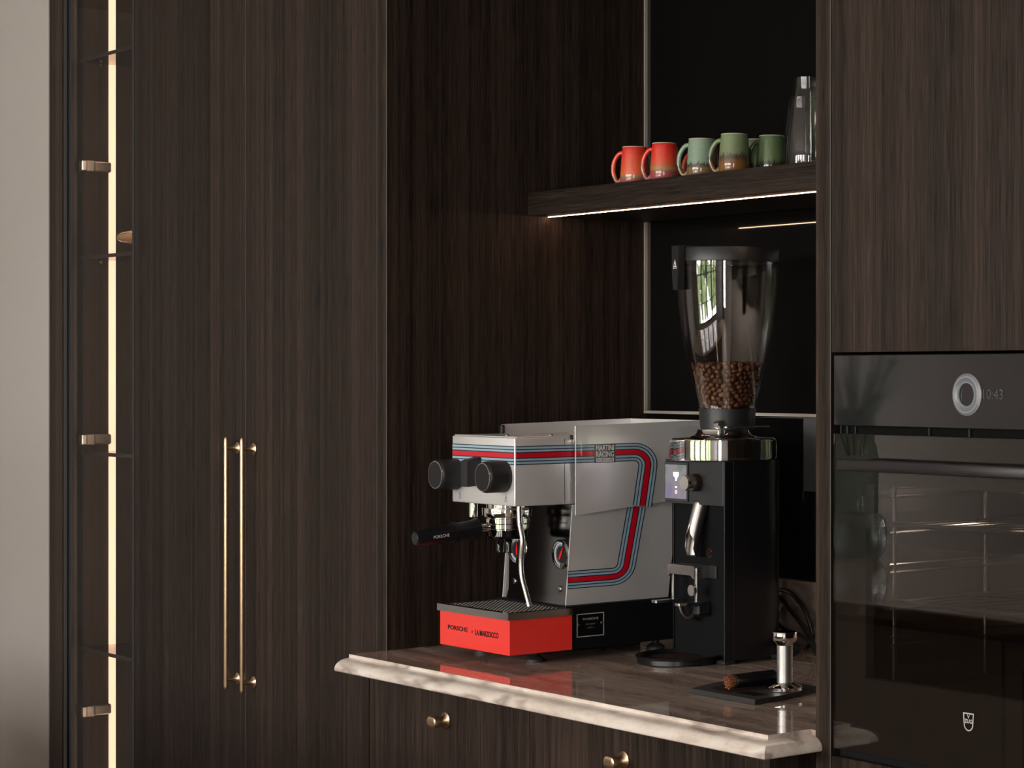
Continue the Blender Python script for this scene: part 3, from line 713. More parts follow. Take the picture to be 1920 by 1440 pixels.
stripes(arc_path(sq([(0.3378, 1.2050), (0.3095, 1.0715), (0.1800, 1.0715)]), [0.026]), XLW, lp, 0.0345)
stripes([Vector(((by0+0.0025)/SY, 1.3118)), Vector((0.1990/SY, 1.3120))], bx1, hd)
for a, b, mat, lev in F:
    W = 0.0355; z_a, z_b = 1.3118+W*(0.5-a), 1.3118+W*(0.5-b); y_ = by0-0.0001-0.0002*lev
    obj({'stripe_black': 'black_stripe', 'stripe_blue': 'blue_stripe', 'stripe_red': 'red_stripe'}[mat], B(bx0+0.0015, bx1-0.0020, y_-0.0002, y_, z_b, z_a), mat, hd)
# racing badge
bd = obj('badge', B(xr+0.0006, xr+0.0009, 0.2322, 0.2798, 1.2940, 1.3300), 'stripe_black', up, label='black badge reading MARTINI RACING PORSCHE')
obj('badge_lettering', on_side(text_bm('MARTINI', 0.0145, 0.0405, 0.0003, bold=0.0003), xr+0.0011, 0.2560, 1.3222), 'print_white', up)
obj('badge_lettering', on_side(text_bm('RACING', 0.0145, 0.0405, 0.0003, bold=0.0003), xr+0.0011, 0.2560, 1.3098), 'print_white', up)
obj('badge_plate', B(xr+0.0009, xr+0.0011, 0.2355, 0.2765, 1.2956, 1.3032), 'print_white', up)
obj('badge_lettering', on_side(text_bm('PORSCHE', 0.0068, 0.0375, 0.0003), xr+0.0013, 0.2560, 1.2993), 'stripe_black', up)
# number plate on the base
pl = obj('name_plate', B(xr-0.0040, xr-0.0034, 0.1950, 0.2568, 0.9612, 1.0060), 'black_gloss', em, label='black name plate with a silver border')
fbm = bmesh.new(); X0, X1 = xr-0.0034, xr-0.0031
for q in ((0.1950, 0.2568, 1.0042, 1.0060), (0.1950, 0.2568, 0.9612, 0.9630), (0.1950, 0.1970, 0.9630, 1.0042), (0.2548, 0.2568, 0.9630, 1.0042)): box(fbm, X0, X1, q[0], q[1], q[2], q[3])
obj('plate_border', fbm, 'print_grey', pl)
obj('plate_lettering', on_side(text_bm('PORSCHE', 0.0062, 0.0345, 0.0002), X1, 0.2260, 0.9950), 'print_grey', pl)
obj('plate_lettering', on_side(text_bm('Limitation', 0.0050, 0.0205, 0.0002), X1, 0.2260, 0.9855), 'print_dim', pl)
obj('plate_lettering', on_side(text_bm('1/911', 0.0056, 0.0130, 0.0002), X1, 0.2260, 0.9780), 'print_dim', pl)
for y in (0.1995, 0.2520): obj('plate_rivet', Lt([(0.0030, 0.0), (0.0024, 0.0014), (0.0, 0.002)], (X1-0.0003, y, 0.9855), 16, 'X'), 'steel', pl, True)
# warning triangles printed on the front
for x in (-1.2070, -1.0395):
    wb = bmesh.new(); pts = [(-0.0055, -0.0075), (0.0055, -0.0075), (0.0, 0.0085)]; q = [(a*0.80, b*0.80-0.0004) for a, b in pts]
    A_ = [wb.verts.new((x+a, by0-0.0002, 1.2315+b)) for a, b in pts]; B_ = [wb.verts.new((x+a, by0-0.0002, 1.2315+b)) for a, b in q]
    for k in range(3): wb.faces.new((A_[k], A_[(k+1)%3], B_[(k+1)%3], B_[k]))
    for zz in (-0.0045, -0.0015, 0.001): box(wb, x-0.0016, x+0.0016, by0-0.0003, by0-0.0001, 1.2315+zz, 1.2315+zz+0.0014)
    obj('warning_mark', wb, 'print_dim', hd)
# two control knobs and the brew paddle
for x, z in ((-1.2205, 1.2705), (-1.0465, 1.2718)):
    k = obj('control_knob', Lt([(0.0300, by0-0.0005), (0.0300, by0-0.038), (0.0290, by0-0.042), (0.0262, by0-0.0455), (0.0250, by0-0.0460)], (x, 0, z), 48, 'Y'), 'black_matte', em, True, label='round black control knob')
    obj('knob_ring', Lt([(0.0268, by0-0.0448), (0.0266, by0-0.0466), (0.0252, by0-0.0468), (0.0252, by0-0.0450)], (x, 0, z), 48, 'Y', cap0=False, cap1=False), 'steel', k, True)
    obj('knob_cap', Lt([(0.0250, by0-0.0455), (0.0250, by0-0.0462), (0.0, by0-0.0462)], (x, 0, z), 48, 'Y', cap0=False), 'black_satin', k, True)
pb = bmesh.new(); prism(pb, [(by0-0.030, 1.2990), (by0-0.028, 1.3000), (by0-0.003, 1.3062), (by0-0.0005, 1.3040), (by0-0.0005, 1.2530), (by0-0.028, 1.2500), (by0-0.030, 1.2515)], 'X', -1.1525, -1.1265, 0.0012)
obj('brew_paddle', pb, 'black_matte', em, True, label='square black brew paddle between the knobs')
# group head
GX, GY = -1.125, 0.118
gh = obj('group_head', Lt([(0.0390, bz0+0.001), (0.0390, 1.2090), (0.0465, 1.2080), (0.0470, 1.2065), (0.0470, 1.1925), (0.0460, 1.1905), (0.0410, 1.1900), (0.0410, 1.1885), (0.0430, 1.1875), (0.0430, 1.1790), (0.0400, 1.1780)], (GX, GY, 0), 56), 'chrome', em, True, label='chrome group head')
obj('hot_water_spout', Lt([(0.0088, bz0+0.0005), (0.0088, 1.1865), (0.0080, 1.1855), (0.0060, 1.1855)], (-1.2165, 0.098, 0), 28), 'chrome', em, True, label='short chrome hot water spout')
wp = spline([(-1.0390, 0.0920, 1.2168), (-1.0385, 0.0925, 1.1850), (-1.0290, 0.0925, 1.1520), (-1.0330, 0.0925, 1.1150), (-1.0320, 0.0930, 1.0850), (-1.0220, 0.0950, 1.0560), (-1.0140, 0.0970, 1.0330)], 8)
sw = obj('steam_wand', T(wp, 0.0050, 16), 'steel', em, True, label='bent polished steam wand')
obj('wand_tip', T([wp[-1]+Vector((-.0006, -.0002, .0022)), wp[-1], wp[-1]+Vector((.0020, .0005, -.0060)), wp[-1]+Vector((.0022, .0005, -.0068))], [0.0054, 0.0056, 0.0052, 0.0035], 16), 'brushed_steel', sw, True)
# portafilter, locked into the group
pf = obj('portafilter', Lt([(0.0412, 1.1775), (0.0425, 1.1765), (0.0425, 1.1690), (0.0405, 1.1675), (0.0405, 1.1660), (0.0, 1.1660)], (GX, GY, 0), 56, cap0=False), 'chrome', em, True, label='chrome portafilter ring with black handle')
obj('basket', Lt([(0.0385, 1.1659), (0.0380, 1.1540), (0.0340, 1.1490), (0.0, 1.1480)], (GX, GY, 0), 48, cap0=False), 'black_gloss', pf, True, label='black lower basket')
hd_dir = Vector((-0.0, -1, -0.095)).normalized(); p0 = Vector((GX, GY-0.040, 1.1725))
def along(d): return p0 + hd_dir*d
obj('handle_neck', T([along(-0.004), along(0.004), along(0.012), along(0.030)], [0.0105, 0.0090, 0.0080, 0.0088], 24), 'chrome', pf, True)
hr = [(a_*0.945, r_*1.40) for a_, r_ in [(0.026, 0.0135), (0.0275, 0.0150), (0.034, 0.0140), (0.041, 0.0128), (0.070, 0.0125), (0.0755, 0.0128), (0.0757, 0.0140), (0.0830, 0.0140), (0.0832, 0.0132), (0.100, 0.0130), (0.130, 0.0117), (0.160, 0.0098), (0.1655, 0.0090)]]
obj('handle', T([along(a) for a, r in hr], [r for a, r in hr], 32), 'black_satin', pf, True, label='black turned handle')
obj('handle_end_cap', T([along(0.1564), along(0.1580)], [0.0122, 0.0108], 32), 'black_metal', pf, True)
tb = text_bm('PORSCHE', 0.0078, 0.0330, 0.0002)
side = Vector((1, 0, 0)); up_ = side.cross(-hd_dir).normalized()
Mx = Matrix((( 0, 0, 1, 0), (-hd_dir.x, up_.x, 0, 0), (0, 0, 0, 0), (0, 0, 0, 1)))
cx_ = -hd_dir; cy_ = up_; cz_ = side; pos = along(0.112)+side*0.0186 + up_*-0.0010
tilt = 0.0
Mx = Matrix(((cx_.x, cy_.x, cz_.x, pos.x), (cx_.y, cy_.y, cz_.y, pos.y), (cx_.z, cy_.z, cz_.z, pos.z), (0, 0, 0, 1)))
bmesh.ops.transform(tb, verts=tb.verts, matrix=Mx)
obj('handle_lettering', tb, 'print_white', pf)
sb = bmesh.new()
for dx in (-0.016, 0.016):
    tube(sb, spline([(GX+dx*0.3, GY-0.006, 1.1510), (GX+dx*0.9, GY-0.006, 1.1430), (GX+dx, GY-0.006, 1.1280), (GX+dx, GY-0.006, 1.1215)], 4), 0.0075, 14)
obj('twin_spout', sb, 'black_gloss', pf, True, label='black double spout')

# ================================================================== GRINDER
GXc, GYc = -0.8275, 0.411
gr = thing('coffee_grinder', 'tall black coffee grinder with a clear bean hopper and chrome collar', 'grinder', (GXc, GYc, ZC))
# D-shaped body: flat front, rounded rear
def dshape(x0, x1, y0, y1, rf, rb, n=10):
    out = []
    for cx, cy, a0, r in ((x1-rb, y1-rb, 0, rb), (x0+rb, y1-rb, PI/2, rb), (x0+rf, y0+rf, PI, rf), (x1-rf, y0+rf, 3*PI/2, rf)):
        for k in range(n+1): t = a0+PI/2*k/n; out.append((cx+r*math.cos(t), cy+r*math.sin(t)))
    return out
bxa, bxb, bya, byb = GXc-0.0925, GXc+0.0955, 0.3440, 0.5100
shell = dshape(bxa, bxb, 0.3640, byb, 0.0008, 0.075)
obj('body', Pr(shell, 'Z', ZC+0.0075, 1.3010), 'black_satin', gr, True, label='black cylindrical grinder body', angle=40)
obj('side_rail', B(bxb-0.0035, bxb+0.0002, 0.3425, 0.3642, ZC+0.0075, 1.3005, 0.0012), 'black_satin', gr)
obj('side_rail', B(bxa-0.0002, bxa+0.0035, 0.3600, 0.3642, ZC+0.0075, 1.2165), 'black_satin', gr)
ft = bmesh.new(); box(ft, bxb-0.030, bxb-0.004, 0.345, 0.372, ZC+0.0002, ZC+0.0075, 0.002); obj('foot', ft, 'black_rubber', gr)
ft = bmesh.new(); box(ft, bxb-0.045, bxb-0.020, 0.470, 0.492, ZC+0.0002, ZC+0.0075, 0.002); obj('foot', ft, 'black_rubber', gr)
ft = bmesh.new(); box(ft, bxa+0.020, bxa+0.045, 0.470, 0.492, ZC+0.0002, ZC+0.0075, 0.002); obj('foot', ft, 'black_rubber', gr)
obj('recess_panel', B(bxa+0.0037, bxb-0.0037, 0.3625, 0.3638, ZC+0.0080, 1.2170), 'recess_black', gr, label='black dusty front below the display')
hs = obj('display_housing', Pr(dshape(bxa-0.001, bxb-0.0037, 0.3425, 0.3638, 0.0015, 0.0015, 4), 'Z', 1.2175, 1.3010), 'black_matte', gr, True, label='satin front housing of the display')
obj('display_bezel', B(bxa-0.0008, bxa+0.0755, 0.3405, 0.3424, 1.2215, 1.2958, 0.0005), 'black_gloss', hs)
obj('display_screen', B(bxa+0.0025, bxa+0.0715, 0.3398, 0.3404, 1.2262, 1.2908), 'screen', hs, label='iridescent display screen with small white symbols')
ib = bmesh.new(); ix, iz = bxa+0.0385, 1.2700
prism(ib, [(ix-0.0092, iz+0.0068), (ix+0.0092, iz+0.0068), (ix+0.0085, iz-0.0005), (ix+0.0035, iz-0.0045), (ix+0.002, iz-0.010), (ix-0.003, iz-0.010), (ix-0.0025, iz-0.0045), (ix-0.0085, iz-0.0005)], 'Y', 0.3394, 0.3398)
ring(ib, ix, 1.2390, 0.0020, 0.0036, 0.3398, 0.0004, 20); box(ib, ix-0.0030, ix+0.0030, 0.3394, 0.3398, 1.2465, 1.2500)
obj('screen_symbol', ib, 'screen_icon', hs)
obj('knob_base', Lt([(0.0168, 0.3424), (0.0168, 0.3305), (0.0160, 0.3290)], (-0.8170, 0, 1.2592), 32, 'Y'), 'bronze_handle', hs, True, label='dark bronze knob base')
obj('knob', Lt([(0.0142, 0.3290), (0.0142, 0.3125), (0.0136, 0.3115), (0.0, 0.3115)], (-0.8170, 0, 1.2592), 32, 'Y', cap0=False), 'steel', hs, True, label='polished round selector knob')
# chrome collar and neck
obj('collar', Lt([(0.0990, 1.3010), (0.1015, 1.3025), (0.1015, 1.3050), (0.1030, 1.3055), (0.1030, 1.3375), (0.1015, 1.3380), (0.1015, 1.3400), (0.0985, 1.3425), (0.0680, 1.3440), (0.0560, 1.3470), (0.0510, 1.3520), (0.0495, 1.3590)], (GXc, GYc, 0), 96), 'chrome', gr, True, label='polished chrome collar', angle=50)
HX, HY = GXc+0.0058, GYc+0.0058      # the hopper sits slightly off the collar's middle
nk = obj('hopper_neck', Lt([(0.0500, 1.3592), (0.0515, 1.3600), (0.0545, 1.3950), (0.0550, 1.3985), (0.0480, 1.3985)], (HX, HY, 0), 56, cap1=False), 'black_matte', gr, True, label='black hopper neck')
lv = bmesh.new(); lathe(lv, [(0.0080, -0.0070), (0.0085, 0.0), (0.0080, 0.0070)], (HX+0.036, HY-0.046, 1.3690), 20, 'X')
obj('slider_knob', lv, 'steel', gr, True)
sl = bmesh.new(); prism(sl, rrect(HX+0.0480, HX+0.0600, HY-0.0480, HY+0.0580, 0.005, 4), 'Z', 1.3630, 1.3655); obj('hopper_slider', sl, 'steel', gr, label='steel hopper slider')
# clear hopper
HP = [(0.0535, 1.3990), (0.0545, 1.4080), (0.0610, 1.4300), (0.0705, 1.4650), (0.0785, 1.4980), (0.0845, 1.5300), (0.0895, 1.5650), (0.0930, 1.6000), (0.0955, 1.6350), (0.0970, 1.6600), (0.0975, 1.6780)]
def hop_r(z):
    for (r0, z0), (r1, z1) in zip(HP, HP[1:]):
        if z <= z1: return r0+(r1-r0)*max(0, (z-z0)/(z1-z0))
    return HP[-1][0]
hpo = obj('hopper', Lt(HP + [(r-0.0028, z) for r, z in reversed(HP)], (HX, HY, 0), 72, cap0=False, cap1=False), 'hopper_plastic', gr, True, label='clear conical bean hopper')
rg = bmesh.new()
for zz in (1.4060, 1.6680): lathe(rg, [(hop_r(zz)+0.0003, zz-0.0008), (hop_r(zz)+0.0010, zz), (hop_r(zz)+0.0003, zz+0.0008)], (HX, HY, 0), 64, cap0=False, cap1=False)
obj('hopper_ridge', rg, 'hopper_plastic', hpo, True)
obj('lid', Lt([(0.0972, 1.6782), (0.0985, 1.6790), (0.0990, 1.7030), (0.0980, 1.7045), (0.0, 1.7050)], (HX, HY, 0), 72), 'black_matte', gr, True, label='black hopper lid')
cp = bmesh.new(); ca = Vector((-0.14, -0.99, 0)).normalized()
prism(cp, [(-0.0150, 1.7075), (0.0150, 1.7075), (0.0130, 1.6560), (0.0095, 1.6240), (-0.0095, 1.6240), (-0.0130, 1.6560)], 'Y', -0.112, -0.0990, 0.001)
box(cp, -0.0150, 0.0150, -0.1000, -0.060, 1.7052, 1.7075)
ang = math.atan2(ca.x, -ca.y)
bmesh.ops.rotate(cp, verts=cp.verts, cent=(0,0,0), matrix=Matrix.Rotation(ang, 3, 'Z')); bmesh.ops.translate(cp, verts=cp.verts, vec=(HX, HY, 0))
clip = obj('lid_clip', cp, 'black_matte', gr, label='black clip with a small white triangle')
tri = bmesh.new(); pts = [(-0.0070, 1.6640), (0.0070, 1.6640), (0.0, 1.6810)]; prism(tri, pts, 'Y', -0.1127, -0.1121)
bmesh.ops.rotate(tri, verts=tri.verts, cent=(0,0,0), matrix=Matrix.Rotation(ang, 3, 'Z')); bmesh.ops.translate(tri, verts=tri.verts, vec=(HX, HY, 0))
obj('clip_emblem', tri, 'print_white', clip)
tri = bmesh.new(); prism(tri, [(-0.0018, 1.6690), (0.0, 1.6680), (0.0018, 1.6690), (0.0018, 1.6715), (0.0, 1.6725), (-0.0018, 1.6715)], 'Y', -0.1130, -0.1127); box(tri, -0.0048, 0.0048, -0.1130, -0.1127, 1.6648, 1.6665)
bmesh.ops.rotate(tri, verts=tri.verts, cent=(0,0,0), matrix=Matrix.Rotation(ang, 3, 'Z')); bmesh.ops.translate(tri, verts=tri.verts, vec=(HX, HY, 0))
obj('clip_emblem', tri, 'print_black', clip)
# spout: a slanted tube cut open towards the front
spt = bmesh.new(); seg = 28; rows = []
cl_ = spline([(-0.820, 0.3560, 1.2250), (-0.822, 0.3480, 1.1950), (-0.825, 0.3400, 1.1600), (-0.826, 0.3360, 1.1400), (-0.826, 0.3330, 1.1180)], 6)
for i, p in enumerate(cl_):
    f_ = i/(len(cl_)-1); rr = 0.0150 if f_ < 0.5 else 0.0150*(1-0.25*(f_-0.5))
    op = 0 if f_ < 0.36 else (1-math.cos(PI*min(1.0, (f_-0.36)/0.30)))*0.55 + max(0, f_-0.80)*3.6
    row = []
    for k in range(seg+1):
        t = -PI/2 + op + (2*PI-2*op)*k/seg; row.append(spt.verts.new((p.x+rr*math.cos(t), p.y+rr*math.sin(t), p.z)))
    rows.append(row)
for a, b in zip(rows, rows[1:]):
    for k in range(seg): spt.faces.new((a[k], a[k+1], b[k+1], b[k]))
bmesh.ops.remove_doubles(spt, verts=spt.verts, dist=1e-6)
so = obj('spout', spt, 'spout_steel', gr, True, label='open steel dosing spout')
so.modifiers.new('thickness', 'SOLIDIFY').thickness = 0.0012
# portafilter fork
fk = bmesh.new()
prism(fk, [(-0.8900, 1.1020), (-0.8050, 1.1020), (-0.8050, 1.0780), (-0.8090, 1.0780), (-0.8150, 1.0850), (-0.8800, 1.0850), (-0.8860, 1.0780), (-0.8900, 1.0780)], 'Y', 0.325, 0.3623, 0.001)
fork = obj('portafilter_holder', fk, 'spout_steel', gr, label='steel portafilter holder')
obj('mounting_plate', B(-0.8048, -0.7800, 0.3595, 0.3623, 1.0780, 1.1020, 0.0004), 'black_metal', fork)
obj('holder_arm', B(-0.8090, -0.8020, 0.330, 0.345, 1.0335, 1.0990, 0.001), 'steel', fork)
obj('holder_arm', B(-0.8830, -0.8770, 0.330, 0.345, 1.0335, 1.0850, 0.001), 'steel', fork)
for x in (-0.8055, -0.8800):
    pg = bmesh.new(); prism(pg, rrect(x-0.0120, x+0.0060, 0.2880, 0.3450, 0.004, 4), 'Z', 1.0300, 1.0345); obj('fork_prong', pg, 'steel', fork, True, label='flat steel fork prong')
obj('holder_screw', Lt([(0.0105, 0.330), (0.0105, 0.3240), (0.0, 0.3238)], (-0.8120, 0, 1.0560), 28, 'Y'), 'brushed_steel', fork, True)
hk = T([(-0.842+0.026*math.cos(t), 0.340, 1.030+0.030*math.sin(t)) for t in [PI*1.05+PI*0.9*k/14 for k in range(15)]], 0.0042, 10)
obj('holder_hook', hk, 'bronze_handle', fork, True)
lat = bmesh.new(); box(lat, -0.8160, -0.7980, 0.3300, 0.3623, 1.0080, 1.0300, 0.004); obj('holder_base', lat, 'black_metal', fork, True)
obj('grounds', Lt([(0.0, 0.3623), (0.010, 0.3623), (0.006, 0.3600), (0.0, 0.3594)], (-0.806, 0, 1.1250), 14, 'Y'), 'coffee_grounds', gr, label='smear of ground coffee')
# round catch tray
tyx, tyy = -0.838, 0.317
obj('catch_tray', Lt([(0.0, ZC+0.0005), (0.0790, ZC+0.0005), (0.0800, ZC+0.0015), (0.0800, ZC+0.0105), (0.0830, ZC+0.0115), (0.0835, ZC+0.0135), (0.0825, ZC+0.0150), (0.0770, ZC+0.0150), (0.0740, ZC+0.0090), (0.0, ZC+0.0085)], (tyx, tyy, 0), 72), 'black_satin', gr, True, label='round black catch tray')
obj('tray_grounds', Lt([(0.0, ZC+0.0092), (0.060, ZC+0.0090), (0.064, ZC+0.0087)], (tyx, tyy-0.002, 0), 40, cap1=False), 'coffee_grounds', gr, label='scattered ground coffee in the tray')

# beans
def bean_mesh():
    bm = bmesh.new(); bmesh.ops.create_uvsphere(bm, u_segments=8, v_segments=6, radius=1.0)
    for v in bm.verts:
        x, y, z = v.co
        if z < 0: z *= 0.35
        if z < 0.05 and abs(y) < 0.3: z += 0.16
        v.co = (x*0.0070, y*0.0051, z*0.0043)
    return bm
bb = bean_mesh(); first = obj('coffee_bean', bb, 'roasted_bean', None, True, angle=80)
bean_spots = []; inner = []
vdir = Vector((0.7218, -0.692, 0))
z = 1.4045; row = 0
while z < 1.482:
    r = hop_r(z)-0.0090; nn = int(2*PI*r/0.0122)
    for k in range(nn):
        t = 2*PI*(k+0.5*(row % 2))/nn + random.uniform(-.04, .04)
        p = Vector((r*math.cos(t), r*math.sin(t), 0)); wave = 0.004*math.sin(t*3+1.0)+random.uniform(-.0012, .0012)
        if z+wave > 1.484: continue
        q = (HX+p.x, HY+p.y, z+wave, t)
        (bean_spots if p.normalized().dot(vdir) > -0.12 else inner).append(q)
    z += 0.0085; row += 1
for k in range(120):
    r = 0.062*math.sqrt(random.random()); t = random.uniform(0, 2*PI)
    inner.append((HX+r*math.cos(t), HY+r*math.sin(t), 1.4800+random.uniform(-.004, .004), t))
random.shuffle(bean_spots)
extra = bean_spots[300:]; bean_spots = bean_spots[:300]
def bean_rot(t):
    e = Euler((random.uniform(-.5, .5), random.uniform(-.9, .9), random.uniform(0, PI))).to_matrix()
    # rounded or creased side turned outwards
    out = Matrix.Rotation(t, 3, 'Z') @ Matrix.Rotation(PI/2 if random.random() < .65 else -PI/2, 3, 'Y')
    return (out @ Matrix.Rotation(random.uniform(0, PI), 3, 'Z') @ Matrix.Rotation(random.uniform(-.35, .35), 3, 'X')).to_euler()
for i, (x, y, z, t) in enumerate(bean_spots):
    o = first if i == 0 else first.copy()
    if i: C.objects.link(o)
    o.location = (x, y, z); o.rotation_euler = bean_rot(t); s = random.uniform(.88, 1.08); o.scale = (s, s, s)
    tag(o, 'roasted brown coffee bean heaped inside the clear hopper', 'coffee bean', 'coffee beans in the hopper')
fill = bmesh.new(); bme = first.data
for (x, y, z, t) in extra + inner:
    n0 = len(fill.verts); fill.from_mesh(bme); fill.verts.ensure_lookup_table()
    bmesh.ops.transform(fill, verts=fill.verts[n0:], matrix=Matrix.Translation((x, y, z)) @ bean_rot(t).to_matrix().to_4x4())
lathe(fill, [(0.0, 1.4005), (0.040, 1.4005), (0.052, 1.455), (0.056, 1.4740), (0.0, 1.4760)], (HX, HY, 0), 24)
fo = obj('coffee_beans', fill, 'roasted_bean', None, True, angle=80); fo['kind'] = 'stuff'; tag(fo, 'the rest of the roasted coffee beans deeper in the hopper', 'coffee beans')

# ================================================================== TAMPING MAT, TAMPER, BRUSH
ZM = ZC+0.0090
mat_ = thing('tamping_mat', 'black rubber tamping mat on the worktop in front of the grinder', 'mat', (-0.41, 0.17, ZC))
mp = [(-0.4880, 0.0875), (-0.3080, 0.0875), (-0.3120, 0.1250), (-0.3215, 0.1700), (-0.3390, 0.2200), (-0.3580, 0.2600), (-0.5150, 0.2600), (-0.5200, 0.1700)]
obj('pad', Pr(mp, 'Z', ZC+0.0004, ZM, 0.0008), 'black_rubber', mat_)
obj('recess', Pr([(-0.392, 0.112), (-0.340, 0.112), (-0.340, 0.139), (-0.392, 0.139)], 'Z', ZM-0.0002, ZM+0.0002), 'black_void', mat_, label='small square recess')
obj('grounds', Pr([(-0.4700, 0.115), (-0.400, 0.100), (-0.392, 0.150), (-0.380, 0.190), (-0.440, 0.215), (-0.480, 0.170)], 'Z', ZM-0.0002, ZM+0.0003), 'coffee_grounds', mat_, label='dusting of ground coffee')
tm = thing('tamper', 'polished steel tamper standing on the black mat', 'tamper', (-0.3560, 0.1880, ZM+0.0004))
q = (-0.3560, 0.1880, ZM+0.0004)
obj('base', Lt([(0.0285, 0.0), (0.0292, 0.0008), (0.0292, 0.0062), (0.0280, 0.0072), (0.0190, 0.0108), (0.0142, 0.0140)], q, 48), 'chrome', tm, True, label='wide polished tamper base')
obj('shaft', Lt([(0.0134, 0.0140), (0.0134, 0.0765)], q, 40), 'brushed_steel', tm, True, label='brushed steel shaft')
obj('head', Lt([(0.0134, 0.0765), (0.0140, 0.0790), (0.0195, 0.0845), (0.0205, 0.0860), (0.0205, 0.0985), (0.0198, 0.0995), (0.0, 0.0997)], q, 40), 'chrome', tm, True, label='polished cap')
br = thing('cleaning_brush', 'short black cleaning brush with brown bristles lying on the mat', 'brush', (-0.4200, 0.1600, ZM))
b0, b1 = Vector((-0.4150, 0.1250, ZM+0.0155)), Vector((-0.4250, 0.2200, ZM+0.0135))
dv = (b1-b0).normalized()
obj('handle', T([b0-dv*0.001, b0, b0+dv*0.010, b0+dv*0.070, b1-dv*0.006, b1-dv*0.002, b1], [0.0105, 0.0118, 0.0120, 0.0126, 0.0126, 0.0110, 0.0070], 28), 'black_satin', br, True, label='black lacquered handle')
bs = bmesh.new()
for k in range(150):
    r = 0.0100*math.sqrt(random.random()); t = random.uniform(0, 2*PI)
    a = Vector((r*math.cos(t), 0, r*math.sin(t))); tip = b0 - dv*random.uniform(.012, .017) + a*1.12 + Vector((0, 0, -0.001)); tube(bs, [b0+a*0.9, tip], [0.0009, 0.0006], 4)
o = obj('bristles', bs, 'bristle', br, label='brown bristles'); o['kind'] = 'stuff'

# ================================================================== CUPS AND GLASSES ON THE SHELF
ZS = 1.8407
def mug(name, label, glz, x, y, rz, s=1.0, h=0.074):
    t = thing(name, label, 'mug', (x, y, ZS), 'mugs on the shelf', 0)
    # twelve soft facets, wider foot than rim
    pr_ = [(0.0275, 0.0), (0.0290, 0.002), (0.0285, 0.020), (0.0268, 0.045), (0.0252, 0.066), (0.0246, 0.0725), (0.0238, 0.074), (0.0224, 0.0735), (0.0222, 0.068), (0.0235, 0.04), (0.0245, 0.006), (0.0, 0.004)]
    b = Lt([(r*s, z*h/0.074) for r, z in pr_], (x, y, ZS), 26); bmesh.ops.rotate(b, verts=b.verts, cent=(x, y, ZS), matrix=Matrix.Rotation(rz*0.37, 3, 'Z'))
    body = obj('body', b, glz, t, True, angle=40)
    obj('rim', Lt([(0.0246*s, h*0.985), (0.0242*s, h*1.004), (0.0228*s, h*1.004), (0.0224*s, h*0.985)], (x, y, ZS), 36, cap0=False, cap1=False), 'raw_clay', t, True)
    hp = spline([(0.0245*s, 0, h*0.86), (0.034*s, 0, h*0.82), (0.0435*s, 0, h*0.62), (0.0455*s, 0, h*0.36), (0.040*s, 0, h*0.14), (0.0340*s, 0, h*0.08), (0.0275*s, 0, h*0.15)], 5)
    hb = T([Vector((x, y, ZS)) + Matrix.Rotation(rz, 3, 'Z') @ p for p in hp], 0.0043*s, 10)
    obj('handle', hb, glz, t, True, angle=80)
    # materials read object z, so bodies sit at the shelf height
    return t
HR = math.radians(214)
mug('mug', 'bright red mug standing at the left end of the shelf row', 'red_glaze', -1.0633, 0.3700, HR)
mug('mug', 'red mug with an olive and purple band, second from the left', 'red_glaze_banded', -0.9643, 0.3720, HR)
mug('mug', 'pale sage green mug with dark drips above a brown foot', 'sage_glaze', -0.8500, 0.3773, HR, 1.02)
mug('mug', 'moss green mug with a wide rusty brown foot', 'moss_glaze', -0.7404, 0.3722, HR, 1.04)
mug('mug', 'dark green mug next to the tall clear glasses', 'dark_green_glaze', -0.7136, 0.4399, HR, 0.98)
mug('mug', 'deep red mug half hidden behind the pale sage green mug', 'red_glaze', -0.9650, 0.4700, HR)
mug('mug', 'dark red mug half hidden behind the dark green mug', 'red_glaze_banded', -0.8350, 0.5150, HR)
mug('mug', 'greyish green mug peeking out behind the moss green one', 'dark_green_glaze', -0.7900, 0.4600, HR)
def tumbler(label, x, y, h, r0, r1):
    t = thing('tall_glass', label, 'glass', (x, y, ZS), 'tall glasses on the shelf')
    obj('wall', Lt([(r0, 0.0), (r0+0.0005, 0.002), (r0*0.97, h*0.25), (r1, h-0.004), (r1-0.002, h), (r1-0.0035, h-0.002), (r0-0.0055, h*0.25), (r0-0.003, 0.002)], (x, y, ZS), 56, cap0=False, cap1=False), 'clear_glass', t, True, label='clear tapered glass wall')
    obj('base', Lt([(0.0, h), (r1-0.003, h), (r1-0.004, h-0.022), (r1*0.5, h-0.017), (0.0, h-0.016)], (x, y, ZS), 40), 'clear_glass', t, True, label='thick glass base, turned upwards')
tumbler('tall clear upturned glass standing nearest the oven panel', -0.5750, 0.4200, 0.168, 0.044, 0.030)
tumbler('shorter clear upturned glass just behind the dark green mug', -0.6950, 0.5050, 0.150, 0.044, 0.030)

